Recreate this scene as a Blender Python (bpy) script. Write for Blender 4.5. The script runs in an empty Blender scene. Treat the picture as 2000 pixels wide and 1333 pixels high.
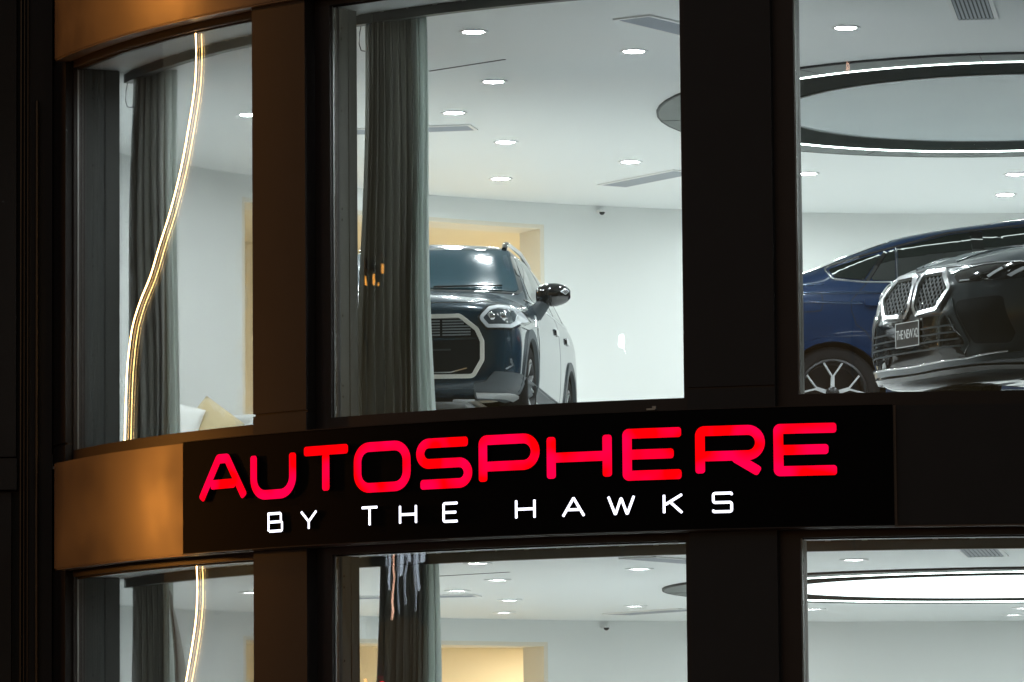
import bpy, bmesh, math, random
from mathutils import Vector, Matrix
from mathutils.bvhtree import BVHTree
random.seed(7)
R = math.radians
scene = bpy.context.scene
COL = scene.collection

# ------------------------------------------------------------------ camera
cam = bpy.data.cameras.new('camera')
cam.sensor_width = 36.0
cam.lens = 171.0
cam.clip_start = 0.5
cam.clip_end = 400.0
cam_o = bpy.data.objects.new('camera', cam)
COL.objects.link(cam_o)
PITCH, ROLL = 0.0998622, 0.0085
_fw = Vector((0, math.cos(PITCH), math.sin(PITCH)))
_up = Vector((0, -math.sin(PITCH), math.cos(PITCH)))
_rt = Vector((1, 0, 0))
_r2 = _rt * math.cos(ROLL) - _up * math.sin(ROLL)
_u2 = _up * math.cos(ROLL) + _rt * math.sin(ROLL)
cam_o.matrix_world = Matrix(((_r2.x, _u2.x, -_fw.x, 0), (_r2.y, _u2.y, -_fw.y, 0),
                             (_r2.z, _u2.z, -_fw.z, 1.6), (0, 0, 0, 1)))
scene.camera = cam_o

# ------------------------------------------------------------------ world: night sky over the city
world = bpy.data.worlds.new('World')
scene.world = world
world.use_nodes = True
wn = world.node_tree.nodes
wl = world.node_tree.links
bg = wn['Background']
sky = wn.new('ShaderNodeTexSky')
sky.sky_type = 'NISHITA'
sky.sun_disc = False
sky.sun_elevation = R(-1.5)
sky.sun_rotation = R(200)
sky.air_density = 1.0
sky.dust_density = 1.0
wl.new(sky.outputs[0], bg.inputs[0])
bg.inputs[1].default_value = 0.26
# a faint remainder of sky light
sun = bpy.data.lights.new('sun', 'SUN')
sun.energy = 0.02
sun.angle = R(10)
sun.color = (1.0, 0.8, 0.65)
sun_o = bpy.data.objects.new('sun', sun)
COL.objects.link(sun_o)
sun_o.rotation_euler = (R(38), 0, R(-150))
# the sodium street lamp standing left of the tower
lamp = bpy.data.lights.new('street_lamp_light', 'POINT')
lamp.energy = 290
lamp.color = (1.0, 0.38, 0.06)
lamp.shadow_soft_size = 0.25
lamp_o = bpy.data.objects.new('street_lamp_light', lamp)
COL.objects.link(lamp_o)
lamp_o.location = (-9.6, 38.35, 4.45)
lamp2_o = bpy.data.objects.new('street_lamp_light', lamp)
COL.objects.link(lamp2_o)
lamp2_o.location = (-9.6, 38.35, 9.35)

vs = scene.view_settings
vs.view_transform = 'Standard'
vs.look = 'None'
vs.exposure = 0.0
vs.gamma = 1.0
vs.use_curve_mapping = False
cy = scene.cycles
cy.use_denoising = True
cy.denoiser = 'OPENIMAGEDENOISE'
cy.use_adaptive_sampling = True
cy.adaptive_threshold = 0.015
cy.max_bounces = 8
cy.diffuse_bounces = 4
cy.glossy_bounces = 4
cy.transparent_max_bounces = 16
cy.sample_clamp_indirect = 6.0
cy.caustics_reflective = False
cy.caustics_refractive = False

# ------------------------------------------------------------------ helpers
def tag(o, label=None, cat=None, group=None, kind=None):
    if label: o['label'] = label
    if cat: o['category'] = cat
    if group: o['group'] = group
    if kind: o['kind'] = kind
    return o

def empty(name, loc=(0, 0, 0), rz=0.0):
    o = bpy.data.objects.new(name, None)
    o.empty_display_size = 0.1
    COL.objects.link(o)
    o.location = loc
    o.rotation_euler = (0, 0, rz)
    return o

def link(name, me, mat, parent=None):
    if mat is not None and not len(me.materials):
        for m in (mat if isinstance(mat, (list, tuple)) else [mat]):
            me.materials.append(m)
    o = bpy.data.objects.new(name, me)
    COL.objects.link(o)
    if parent is not None:
        o.parent = parent
    return o

class MB:
    """collects vertices and faces of ONE mesh object"""
    def __init__(s):
        s.v = []; s.f = []; s.m = []
    def add(s, vs, fs, mi=0):
        b = len(s.v)
        s.v += [tuple(p) for p in vs]
        s.f += [tuple(b + i for i in f) for f in fs]
        s.m += [mi] * len(fs)
        return s
    def box(s, x0, x1, y0, y1, z0, z1, mi=0):
        v = [(x, y, z) for x in (x0, x1) for y in (y0, y1) for z in (z0, z1)]
        return s.add(v, [(0, 1, 3, 2), (4, 6, 7, 5), (0, 4, 5, 1), (2, 3, 7, 6), (0, 2, 6, 4), (1, 5, 7, 3)], mi)
    def obox(s, c, ax, ay, az, mi=0):
        """box from centre and three half-axis vectors"""
        c, ax, ay, az = map(Vector, (c, ax, ay, az))
        v = [c + ax * i + ay * j + az * k for i in (-1, 1) for j in (-1, 1) for k in (-1, 1)]
        return s.add(v, [(0, 1, 3, 2), (4, 6, 7, 5), (0, 4, 5, 1), (2, 3, 7, 6), (0, 2, 6, 4), (1, 5, 7, 3)], mi)
    def rings(s, rings, close_ring=True, cap0=False, cap1=False, mi=0):
        n = len(rings[0]); v = [p for r in rings for p in r]; f = []
        m = n if close_ring else n - 1
        for i in range(len(rings) - 1):
            for j in range(m):
                k = (j + 1) % n
                f.append((i * n + j, i * n + k, (i + 1) * n + k, (i + 1) * n + j))
        if cap0: f.append(tuple(range(n))[::-1])
        if cap1: f.append(tuple((len(rings) - 1) * n + j for j in range(n)))
        return s.add(v, f, mi)
    def tube(s, pts, rad, n=8, mi=0):
        pts = [Vector(p) for p in pts]; rr = []
        for i, p in enumerate(pts):
            t = (pts[min(i + 1, len(pts) - 1)] - pts[max(i - 1, 0)]).normalized()
            a = t.cross(Vector((0, 0, 1)))
            if a.length < 1e-3: a = t.cross(Vector((0, 1, 0)))
            a.normalize(); b = t.cross(a)
            r = rad[i] if isinstance(rad, (list, tuple)) else rad
            rr.append([p + (a * math.cos(q) + b * math.sin(q)) * r for q in [2 * math.pi * k / n for k in range(n)]])
        return s.rings(rr, True, True, True, mi)
    def lathe(s, prof, axis='z', c=(0, 0, 0), n=32, mi=0, closed=False):
        """prof: list of (radius, height)"""
        rr = []
        for r, h in prof:
            ring = []
            for k in range(n):
                q = 2 * math.pi * k / n
                a, b = r * math.cos(q), r * math.sin(q)
                p = {'z': (a, b, h), 'y': (a, h, b), 'x': (h, a, b)}[axis]
                ring.append((p[0] + c[0], p[1] + c[1], p[2] + c[2]))
            rr.append(ring)
        if closed: rr.append(rr[0])
        return s.rings(rr, True, False, False, mi)
    def build(s, name, mat, parent=None, smooth=None, fix=True):
        me = bpy.data.meshes.new(name)
        me.from_pydata(s.v, [], s.f)
        me.polygons.foreach_set('material_index', s.m)
        if fix:
            bm = bmesh.new(); bm.from_mesh(me)
            bmesh.ops.recalc_face_normals(bm, faces=bm.faces)
            bm.to_mesh(me); bm.free()
        if smooth is not None:
            me.shade_smooth()
            me.set_sharp_from_angle(angle=R(smooth))
        me.update()
        return link(name, me, mat, parent)

# ------------------------------------------------------------------ materials
def mat_pbr(name, col, rough=0.5, metal=0.0, spec=0.5, coat=0.0, noise=0.0, nscale=8.0, bump=0.0, bscale=60.0,
            rvar=0.0, stretch=None, aniso=0.0):
    m = bpy.data.materials.new(name); m.use_nodes = True
    nt = m.node_tree; b = nt.nodes['Principled BSDF']
    b.inputs['Base Color'].default_value = (*col, 1)
    b.inputs['Roughness'].default_value = rough
    b.inputs['Metallic'].default_value = metal
    b.inputs['Specular IOR Level'].default_value = spec
    b.inputs['Coat Weight'].default_value = coat
    b.inputs['Coat Roughness'].default_value = 0.03
    if aniso:
        b.inputs['Anisotropic'].default_value = aniso
    if noise or bump or rvar:
        tc = nt.nodes.new('ShaderNodeTexCoord')
        mp = nt.nodes.new('ShaderNodeMapping')
        if stretch: mp.inputs['Scale'].default_value = stretch
        nt.links.new(tc.outputs['Object'], mp.inputs[0])
        n1 = nt.nodes.new('ShaderNodeTexNoise')
        n1.inputs['Scale'].default_value = nscale
        n1.inputs['Detail'].default_value = 5
        nt.links.new(mp.outputs[0], n1.inputs[0])
        if noise:
            mx = nt.nodes.new('ShaderNodeMix'); mx.data_type = 'RGBA'
            mx.inputs[6].default_value = (*[c * (1 - noise) for c in col], 1)
            mx.inputs[7].default_value = (*[min(1, c * (1 + noise)) for c in col], 1)
            nt.links.new(n1.outputs[0], mx.inputs[0])
            nt.links.new(mx.outputs[2], b.inputs['Base Color'])
        if rvar:
            mr = nt.nodes.new('ShaderNodeMapRange')
            mr.inputs[1].default_value = 0.3; mr.inputs[2].default_value = 0.7
            mr.inputs[3].default_value = max(0.01, rough - rvar); mr.inputs[4].default_value = rough + rvar
            nt.links.new(n1.outputs[0], mr.inputs[0])
            nt.links.new(mr.outputs[0], b.inputs['Roughness'])
        if bump:
            n2 = nt.nodes.new('ShaderNodeTexNoise')
            n2.inputs['Scale'].default_value = bscale
            n2.inputs['Detail'].default_value = 4
            nt.links.new(mp.outputs[0], n2.inputs[0])
            bp = nt.nodes.new('ShaderNodeBump')
            bp.inputs['Strength'].default_value = bump
            bp.inputs['Distance'].default_value = 0.01
            nt.links.new(n2.outputs[0], bp.inputs['Height'])
            nt.links.new(bp.outputs[0], b.inputs['Normal'])
    return m

def mat_emit(name, col, s, col2=None, nscale=6.0):
    m = bpy.data.materials.new(name); m.use_nodes = True
    nt = m.node_tree; nt.nodes.clear()
    e = nt.nodes.new('ShaderNodeEmission'); o = nt.nodes.new('ShaderNodeOutputMaterial')
    e.inputs[0].default_value = (*col, 1); e.inputs[1].default_value = s
    if col2:
        tc = nt.nodes.new('ShaderNodeTexCoord')
        n1 = nt.nodes.new('ShaderNodeTexNoise'); n1.inputs['Scale'].default_value = nscale
        n1.inputs['Detail'].default_value = 1
        nt.links.new(tc.outputs['Object'], n1.inputs[0])
        mr = nt.nodes.new('ShaderNodeMapRange'); mr.inputs[1].default_value = 0.38; mr.inputs[2].default_value = 0.62
        nt.links.new(n1.outputs[0], mr.inputs[0])
        mx = nt.nodes.new('ShaderNodeMix'); mx.data_type = 'RGBA'
        mx.inputs[6].default_value = (*col, 1); mx.inputs[7].default_value = (*col2, 1)
        nt.links.new(mr.outputs[0], mx.inputs[0]); nt.links.new(mx.outputs[2], e.inputs[0])
    nt.links.new(e.outputs[0], o.inputs[0])
    if s < 5: m.cycles.emission_sampling = 'NONE'
    return m

def mat_glass(name, tint, refl=1.0, rough=0.0, dust=0.0, ior=1.5, wave=0.0, dustcol=(0.5, 0.55, 0.55)):
    """thin pane: transparent with fresnel reflection and a little dust"""
    m = bpy.data.materials.new(name); m.use_nodes = True
    nt = m.node_tree; nt.nodes.clear(); L = nt.links.new
    t = nt.nodes.new('ShaderNodeBsdfTransparent'); t.inputs[0].default_value = (*tint, 1)
    g = nt.nodes.new('ShaderNodeBsdfGlossy'); g.inputs['Roughness'].default_value = rough
    if wave:
        tw = nt.nodes.new('ShaderNodeTexCoord'); nw = nt.nodes.new('ShaderNodeTexNoise')
        nw.inputs['Scale'].default_value = 2.6; nw.inputs['Detail'].default_value = 2
        L(tw.outputs['Object'], nw.inputs[0])
        bw = nt.nodes.new('ShaderNodeBump'); bw.inputs['Strength'].default_value = 1.0; bw.inputs['Distance'].default_value = wave
        L(nw.outputs[0], bw.inputs['Height']); L(bw.outputs[0], g.inputs['Normal'])
    fr = nt.nodes.new('ShaderNodeFresnel'); fr.inputs[0].default_value = ior
    mu = nt.nodes.new('ShaderNodeMath'); mu.operation = 'MULTIPLY'; mu.inputs[1].default_value = refl
    mu.use_clamp = True
    L(fr.outputs[0], mu.inputs[0])
    mx = nt.nodes.new('ShaderNodeMixShader')
    L(mu.outputs[0], mx.inputs[0]); L(t.outputs[0], mx.inputs[1]); L(g.outputs[0], mx.inputs[2])
    out = nt.nodes.new('ShaderNodeOutputMaterial'); last = mx
    if dust:
        d = nt.nodes.new('ShaderNodeBsdfDiffuse'); d.inputs[0].default_value = (*dustcol, 1)
        tc = nt.nodes.new('ShaderNodeTexCoord')
        n1 = nt.nodes.new('ShaderNodeTexNoise'); n1.inputs['Scale'].default_value = 2.5; n1.inputs['Detail'].default_value = 8
        L(tc.outputs['Object'], n1.inputs[0])
        mr = nt.nodes.new('ShaderNodeMapRange'); mr.inputs[1].default_value = 0.45; mr.inputs[2].default_value = 0.8
        mr.inputs[3].default_value = dust * 0.2; mr.inputs[4].default_value = dust
        L(n1.outputs[0], mr.inputs[0])
        m2 = nt.nodes.new('ShaderNodeMixShader')
        L(mr.outputs[0], m2.inputs[0]); L(mx.outputs[0], m2.inputs[1]); L(d.outputs[0], m2.inputs[2]); last = m2
    L(last.outputs[0], out.inputs[0])
    return m

M = {}
M['bronze'] = mat_pbr('bronze_cladding', (0.20, 0.165, 0.14), 0.36, 0.4, noise=0.12, nscale=2.2, bump=0.03, bscale=14, rvar=0.06)
M['column'] = mat_pbr('dark_brown_cladding', (0.050, 0.046, 0.045), 0.55, 0.0, noise=0.15, nscale=3, bump=0.03, bscale=20)
M['frame'] = mat_pbr('window_frame_paint', (0.055, 0.045, 0.042), 0.4, 0.2, noise=0.15, nscale=5)
M['black'] = mat_pbr('black_rubber', (0.012, 0.012, 0.012), 0.6)
M['jamb'] = mat_pbr('grey_jamb_paint', (0.10, 0.108, 0.102), 0.5, noise=0.1, nscale=6)
M['bead'] = mat_pbr('aluminium_bead', (0.45, 0.46, 0.45), 0.35, 0.8)
M['sign'] = mat_pbr('black_sign_panel', (0.006, 0.0055, 0.0055), 0.6, spec=0.1, noise=0.3, nscale=2)
M['glass'] = mat_glass('window_glass', (0.955, 0.98, 0.972), 0.55, 0.0, dust=0.005, wave=0.0012)
M['wall'] = mat_pbr('white_wall_paint', (0.80, 0.82, 0.805), 0.7, noise=0.02, nscale=1.5)
M['ceil'] = mat_pbr('white_ceiling_paint', (0.84, 0.865, 0.865), 0.55, noise=0.02, nscale=0.8)
M['floor'] = mat_pbr('pale_floor_tile', (0.84, 0.85, 0.845), 0.25, noise=0.04, nscale=1.2)
M['cream'] = mat_pbr('cream_paint', (0.82, 0.73, 0.55), 0.7, noise=0.02, nscale=1.5)
M['creamtrim'] = mat_pbr('cream_trim', (0.80, 0.74, 0.62), 0.6, noise=0.02)
M['red'] = mat_emit('red_acrylic', (1.0, 0.0, 0.002), 1.3, (1.0, 0.0, 0.055), 4.0)
M['white_l'] = mat_emit('white_acrylic', (0.86, 0.86, 1.0), 2.6)
M['down'] = mat_emit('downlight_lens', (0.93, 0.98, 1.0), 302.0)
M['down_low'] = mat_emit('downlight_lens_low', (0.93, 0.98, 1.0), 135.0)
M['led'] = mat_emit('white_led', (0.88, 1.0, 0.97), 9.0)
M['disc'] = mat_emit('lit_stretch_ceiling', (0.90, 0.97, 1.0), 3.0)
M['streakglow'] = mat_emit('warm_streak_glow', (1.0, 0.58, 0.20), 15.0)  # imitates a lamp reflected in the left bay glass
M['warmdown'] = mat_emit('warm_downlight', (1.0, 0.87, 0.70), 430.0)
M['trim'] = mat_pbr('white_trim', (0.8, 0.8, 0.8), 0.4)
M['ventslat'] = mat_pbr('grey_vent', (0.33, 0.36, 0.40), 0.5)
M['ventdark'] = mat_pbr('vent_dark', (0.02, 0.025, 0.03), 0.6)
M['ringmetal'] = mat_pbr('satin_steel', (0.13, 0.15, 0.145), 0.6, 0.0, noise=0.12, nscale=3)
M['ringdark'] = mat_pbr('black_mirror', (0.010, 0.017, 0.017), 0.85, spec=0.03, noise=0.5, nscale=12)
M['ringdisc'] = mat_pbr('grey_stretch_ceiling', (0.27, 0.33, 0.36), 0.3, spec=0.3, noise=0.05, nscale=0.7)
M['curtain_old'] = mat_pbr('grey_curtain', (0.26, 0.28, 0.25), 0.9, spec=0.1, noise=0.18, nscale=3, stretch=(20, 20, 0.5), bump=0.15, bscale=60)
def mat_cloth(name, col, tr):
    m = mat_pbr(name, col, 0.95, spec=0.05, noise=0.22, nscale=3, stretch=(26, 26, 0.4), bump=0.2, bscale=50)
    nt = m.node_tree; L = nt.links.new; b = nt.nodes['Principled BSDF']
    t = nt.nodes.new('ShaderNodeBsdfTranslucent'); t.inputs[0].default_value = (*[c * 1.2 for c in col], 1)
    mx = nt.nodes.new('ShaderNodeMixShader'); mx.inputs[0].default_value = tr
    out = [n for n in nt.nodes if n.type == 'OUTPUT_MATERIAL'][0]
    L(b.outputs[0], mx.inputs[1]); L(t.outputs[0], mx.inputs[2]); L(mx.outputs[0], out.inputs[0])
    return m
M['curtain'] = mat_cloth('grey_curtain', (0.44, 0.445, 0.42), 0.42)
M['sheer'] = mat_cloth('sheer_edge', (0.72, 0.76, 0.74), 0.6)
M['sofa'] = mat_pbr('white_upholstery', (0.62, 0.64, 0.64), 0.9, noise=0.06, bump=0.1)
M['cush_w'] = mat_pbr('white_cushion', (0.82, 0.82, 0.80), 0.9, noise=0.04, bump=0.1)
M['cush_c'] = mat_pbr('cream_cushion', (0.58, 0.47, 0.28), 0.9, noise=0.08, bump=0.1)
M['neigh'] = mat_pbr('neighbour_dark_stone', (0.018, 0.016, 0.015), 0.55, noise=0.25, nscale=3, bump=0.05)
M['neighm'] = mat_pbr('neighbour_bronze', (0.10, 0.075, 0.055), 0.3, 0.7, noise=0.2, nscale=4)
M['asphalt'] = mat_pbr('asphalt', (0.05, 0.05, 0.05), 0.85, noise=0.2, nscale=4, bump=0.2, bscale=90)
M['paving'] = mat_pbr('paving', (0.22, 0.21, 0.20), 0.8, noise=0.15, nscale=3, bump=0.1)
# ------------------------------------------------------------------ the tower: everything is laid out on circles about (CX, CY)
CX, CY = 3.55, 40.82
RG = 7.55                                   # radius of the glass
def cp(r, phi, z=0.0):
    a = R(phi)
    return (CX + r * math.sin(a), CY - r * math.cos(a), z)
def arc_box(mb, r0, r1, p0, p1, z0, z1, step=1.2, mi=0):
    n = max(1, int(math.ceil(abs(p1 - p0) / step)))
    rr = []
    for i in range(n + 1):
        p = p0 + (p1 - p0) * i / n
        rr.append([cp(r0, p, z0), cp(r1, p, z0), cp(r1, p, z1), cp(r0, p, z1)])
    return mb.rings(rr, True, True, True, mi)

Z_FLOOR = {'lower': 0.56, 'upper': 4.56}
Z_CEIL = {'lower': 3.57, 'upper': 7.57}
BAYS = [(-66.6, -45.0), (-39.75, -18.1), (-12.0, 9.6), (15.7, 37.3)]
BAYNAME = ['left', 'middle', 'right', 'far right']

# ground
g = MB().box(-120, 120, -60, 160, -0.2, 0.0)
tag(g.build('ground', M['asphalt']), kind='structure')
mb = MB(); mb.box(-60, 60, 28.0, 60.0, 0.004, 0.14)
tag(mb.build('pavement', M['paving']), kind='structure')

tower = empty('showroom_building', cp(RG, -30, 0.0))
tag(tower, 'curved dark showroom tower with glazed bays and bronze bands', 'building')
TI = tower.matrix_world.copy()
def tpart(mb, name, mat, parent=None, smooth=None):
    """part of the tower; geometry is in world space, the origin of the tower is moved off"""
    off = Vector(cp(RG, -30, 0.0))
    mb.v = [tuple(Vector(p) - off) for p in mb.v]
    return mb.build(name, mat, parent or tower, smooth)

# spandrel bands, in panels with narrow joints
for z0, z1 in ((0.142, 0.455), (3.635, 4.455), (7.635, 8.455), (11.635, 12.455)):
    core = MB(); arc_box(core, 7.40, 7.735, -66.6, 62, z0 + 0.004, z1 - 0.004)
    core = tpart(core, 'spandrel', M['frame'], smooth=30)
    edges = [-66.75, -50.4, -6.9, 12.0, 30.0, 46.0, 62.1] if z0 > 3.6 and z0 < 4 else [-66.75, -43.0, -15.4, 12.0, 30.0, 46.0, 62.1]
    for a, b in zip(edges[:-1], edges[1:]):
        p = MB(); arc_box(p, 7.70, 7.75, a + 0.02, b - 0.02, z0, z1)
        tpart(p, 'spandrel_panel', M['bronze'] if a < -10 else M['column'], core, smooth=30)
    drip = MB(); arc_box(drip, 7.62, 7.742, -66.7, 62, z0 - 0.012, z0 + 0.002)
    tpart(drip, 'drip_edge', M['bronze'], core, smooth=30)

# columns between the bays, each a core with cladding panels and a groove
COLS = [(-70.0, -66.75), (-45.0, -40.9), (-17.7, -13.1), (10.0, 14.6), (37.7, 62.0)]
for ci, (p0, p1) in enumerate(COLS):
    c = MB()
    rin = 7.22 if ci == 0 else 7.30
    ro = 7.64 if ci == 0 else 7.68
    arc_box(c, rin, ro, p0 + 0.03, p1 - 0.03, 0.14, 12.4)
    c = tpart(c, 'column', M['frame'], smooth=30)
    for zb in (0.56, 4.56):
        for q0, q1 in ((zb - 0.10, zb + 0.045), (zb + 0.062, zb + 3.07)):
            pn = MB(); arc_box(pn, rin + 0.1, ro + 0.02, p0, p1, q0, q1)
            tpart(pn, 'cladding_panel', M['neigh'] if ci == 0 else M['column'], c, smooth=30)

# windows
for fl in ('lower', 'upper'):
    zf, zc = Z_FLOOR[fl], Z_CEIL[fl]
    for bi, (p0, p1) in enumerate(BAYS):
        w = MB()
        arc_box(w, 7.50, 7.60, p0 - 1.1, p1 + 0.3, zf - 0.104, zf)              # sill bar
        arc_box(w, 7.50, 7.60, p0 - 1.1, p1 + 0.3, zc, zc + 0.064)              # head bar
        arc_box(w, 7.505, 7.598, p0 - 1.1, p0, zf, zc)                           # stile by the column's right side
        arc_box(w, 7.505, 7.598, p1, p1 + 0.3, zf, zc)
        w = tpart(w, 'window', M['frame'], smooth=30)
        gl = MB(); arc_box(gl, RG - 0.006, RG + 0.006, p0 + 0.04, p1 - 0.03, zf + 0.001, zc - 0.001)
        tpart(gl, 'glass_pane', M['glass'], w, smooth=30)
        bd = MB()
        arc_box(bd, RG + 0.007, RG + 0.02, p0 + 0.002, p0 + 0.05, zf + 0.002, zc - 0.002)
        tpart(bd, 'glazing_bead', M['bead'], w, smooth=30)
        gk = MB(); arc_box(gk, RG + 0.007, RG + 0.018, p0 + 0.06, p1 - 0.04, zc - 0.012, zc - 0.001)
        tpart(gk, 'gasket', M['black'], w, smooth=30)
        # inner reveal beside the left stile, with screw holes
        dep = 0.33 if bi == 0 else 0.25
        jb = MB()
        arc_box(jb, RG - dep * 0.62, RG - 0.03, p0 - 0.5, p0 - 0.02, zf + 0.002, zc - 0.004)
        arc_box(jb, RG - dep, RG - dep * 0.62 - 0.008, p0 - 0.5, p0 - 0.01, zf + 0.002, zc - 0.004)
        j = tpart(jb, 'reveal', M['jamb'], w)
        a = R(p0); t = Vector((math.cos(a), math.sin(a), 0)); rd = Vector((math.sin(a), -math.cos(a), 0))
        for hz in (0.16, 0.24, 0.75, 1.45, 1.53, 2.25, 2.78, 2.86):
            for rr_ in ((RG - dep * 0.33),):
                h = MB(); c0 = Vector(cp(rr_, p0 - 0.02, zf + hz))
                h.rings([[c0 + t * q + rd * 0.007 * math.cos(k) + Vector((0, 0, 0.009 * math.sin(k))) for k in [i * math.pi / 4 for i in range(8)]] for q in (0.0005, 0.002)], True, True, True)
                tpart(h, 'screw_hole', M['black'], j)

uf = MB(); arc_box(uf, 7.30, 7.52, -66.6, 62, 8.457, 11.633)
tpart(uf, 'upper_glazing', M['sign'], smooth=30)
rf = MB(); n_ = 80; pts_ = [cp(7.6, -66.6 + 165 * k / n_)[:2] for k in range(n_ + 1)] + [(9.0, 47.5), (-3.4, 47.5)]
m_ = len(pts_); rf.add([(x, y, 12.3) for x, y in pts_] + [(x, y, 12.44) for x, y in pts_], [tuple(range(m_)), tuple(range(m_, 2 * m_))] + [(i, (i + 1) % m_, m_ + (i + 1) % m_, m_ + i) for i in range(m_)])
tpart(rf, 'roof', M['frame'])

# curtain pelmet along the facade inside each floor
for fl in ('lower', 'upper'):
    zc = Z_CEIL[fl]
    pb = MB(); arc_box(pb, 7.06, 7.13, -68, 60, zc - 0.068, zc + 0.02)
    tpart(pb, 'curtain_pelmet', M['jamb'], smooth=30)
    hb = MB(); arc_box(hb, 7.135, 7.50, -68, 60, zc + 0.004, zc + 0.03)
    tpart(hb, 'head_lining', M['ceil'], smooth=30)

# ------------------------------------------------------------------ interior of both floors
WX, WY, WR = 4.69, 38.11, 9.30
def wp(r, phi, z):
    a = R(phi)
    return (WX + r * math.sin(a), WY + r * math.cos(a), z)
def warc(mb, r0, r1, p0, p1, z0, z1, step=2.0, mi=0):
    n = max(1, int(math.ceil(abs(p1 - p0) / step)))
    rr = [[wp(r0, p0 + (p1 - p0) * i / n, z0), wp(r1, p0 + (p1 - p0) * i / n, z0),
           wp(r1, p0 + (p1 - p0) * i / n, z1), wp(r0, p0 + (p1 - p0) * i / n, z1)] for i in range(n + 1)]
    return mb.rings(rr, True, True, True, mi)

def plate(z0, z1, rf):
    """room outline: facade arc, then the curved back wall, extruded"""
    pts = [cp(rf, p)[:2] for p in range(-67, 92, 2)] + [wp(WR + 0.03, p, 0)[:2] for p in range(76, -88, -2)]
    mb = MB(); n = len(pts)
    mb.add([(x, y, z0) for x, y in pts] + [(x, y, z1) for x, y in pts],
           [tuple(range(n)), tuple(range(n, 2 * n))] + [(i, (i + 1) % n, n + (i + 1) % n, n + i) for i in range(n)])
    return mb

DOOR = (-50.2, -28.05)
for fl in ('lower', 'upper'):
    zf, zc = Z_FLOOR[fl], Z_CEIL[fl]
    tag(plate(zf - 0.12, zf - 0.004, 7.44).build('showroom_floor', M['floor']), kind='structure')
    tag(plate(zc, zc + 0.05, 7.13).build('showroom_ceiling', M['ceil']), kind='structure')
    w = MB()
    warc(w, WR, WR + 0.3, -86, DOOR[0], zf, zc)
    warc(w, WR, WR + 0.3, DOOR[1], 76, zf, zc)
    warc(w, WR, WR + 0.3, DOOR[0], DOOR[1], zf + 2.80, zc)
    w.box(11.0, 14.2, 40.6, 40.8, zf, zc)
    w.box(-4.7, -3.2, 38.44, 38.52, zf, zc)
    w = w.build('showroom_wall', M['wall'], smooth=30)
    tag(w, kind='structure')
    # cream lined opening and the room beyond
    t = MB()
    warc(t, WR + 0.004, WR + 0.42, DOOR[1] - 0.25, DOOR[1] + 0.006, zf, zf + 2.79)
    warc(t, WR + 0.004, WR + 0.42, DOOR[0] - 0.006, DOOR[0] + 0.25, zf, zf + 2.79)
    warc(t, WR + 0.004, WR + 0.42, DOOR[0], DOOR[1], zf + 2.76, zf + 2.802)
    t.build('opening_lining', M['creamtrim'], w)
    bk = MB()
    warc(bk, WR + 3.0, WR + 3.1, DOOR[0] - 12, DOOR[1] + 12, zf, zf + 2.9)
    warc(bk, WR + 0.31, WR + 3.05, DOOR[0] - 12, DOOR[1] + 12, zf + 2.86, zf + 2.95)
    warc(bk, WR + 0.31, WR + 3.05, DOOR[0] - 12, DOOR[0] - 11.8, zf, zf + 2.9)
    warc(bk, WR + 0.31, WR + 3.05, DOOR[1] + 11.8, DOOR[1] + 12, zf, zf + 2.9)
    tag(bk.build('back_room_wall', M['cream']), kind='structure')
    bf = MB(); warc(bf, WR + 0.05, WR + 3.05, DOOR[0] - 12, DOOR[1] + 12, zf - 0.1, zf - 0.006)
    tag(bf.build('back_room_floor', M['floor']), kind='structure')
    bl = empty('back_room_light', wp(WR + 1.6, -38, zf + 2.855))
    for ph_, r_ in ((-60, 0.7), (-57, 2.0), (-21, 2.0), (-17.5, 1.0)):
        q = MB(); cq = Vector(wp(WR + r_, ph_, 0)) - Vector(wp(WR + 1.6, -38, 0))
        q.add([(cq.x + 0.09 * math.cos(k * math.pi / 8), cq.y + 0.09 * math.sin(k * math.pi / 8), 0.0) for k in range(16)], [tuple(range(16))])
        q.build('lens', M['warmdown'], bl)
    dt = MB(); dt.lathe([(0.001, -0.03), (0.045, -0.03), (0.06, -0.008), (0.06, 0.0)], n=20)
    dt = dt.build('smoke_detector', M['jamb'], None, 40); dt.location = wp(WR + 1.2, -32.6, zf + 2.857)
    tag(dt, 'small round detector under the cream ceiling, %s floor' % fl, 'detector')
    tag(bl, 'row of warm downlights in the cream room, %s floor' % fl, 'ceiling light', 'warm lights of the back rooms')
# ------------------------------------------------------------------ ceiling fittings
def disc(mb, r0, r1, z, n=64, mi=0, zz=None):
    a = [(r0 * math.cos(2 * math.pi * k / n), r0 * math.sin(2 * math.pi * k / n), z) for k in range(n)]
    b = [(r1 * math.cos(2 * math.pi * k / n), r1 * math.sin(2 * math.pi * k / n), z if zz is None else zz) for k in range(n)]
    return mb.rings([a, b], True, False, False, mi)

_tr = MB(); _tr.lathe([(0.078, 0.004), (0.080, -0.006), (0.100, -0.012), (0.110, -0.008), (0.112, 0.0)], n=32)
_tr = _tr.build('trim_ring', M['trim'], None, 40); TRIM_ME = _tr.data; bpy.data.objects.remove(_tr)
_ln = MB(); _ln.add([(0.079 * math.cos(k * math.pi / 16), 0.079 * math.sin(k * math.pi / 16), -0.004) for k in range(32)], [tuple(range(32))])
_ln = _ln.build('lens', M['down'], None, 40); LENS_ME = _ln.data; bpy.data.objects.remove(_ln)
LENS_LOW = LENS_ME.copy(); LENS_LOW.materials.clear(); LENS_LOW.materials.append(M['down_low'])
def downlight(x, y, z, label, grp):
    o = empty('downlight', (x, y, z))
    tag(o, label, 'ceiling light', grp)
    link('trim_ring', TRIM_ME, M['trim'], o)
    link('lens', LENS_ME if z > 5 else LENS_LOW, None, o)
    return o
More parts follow.
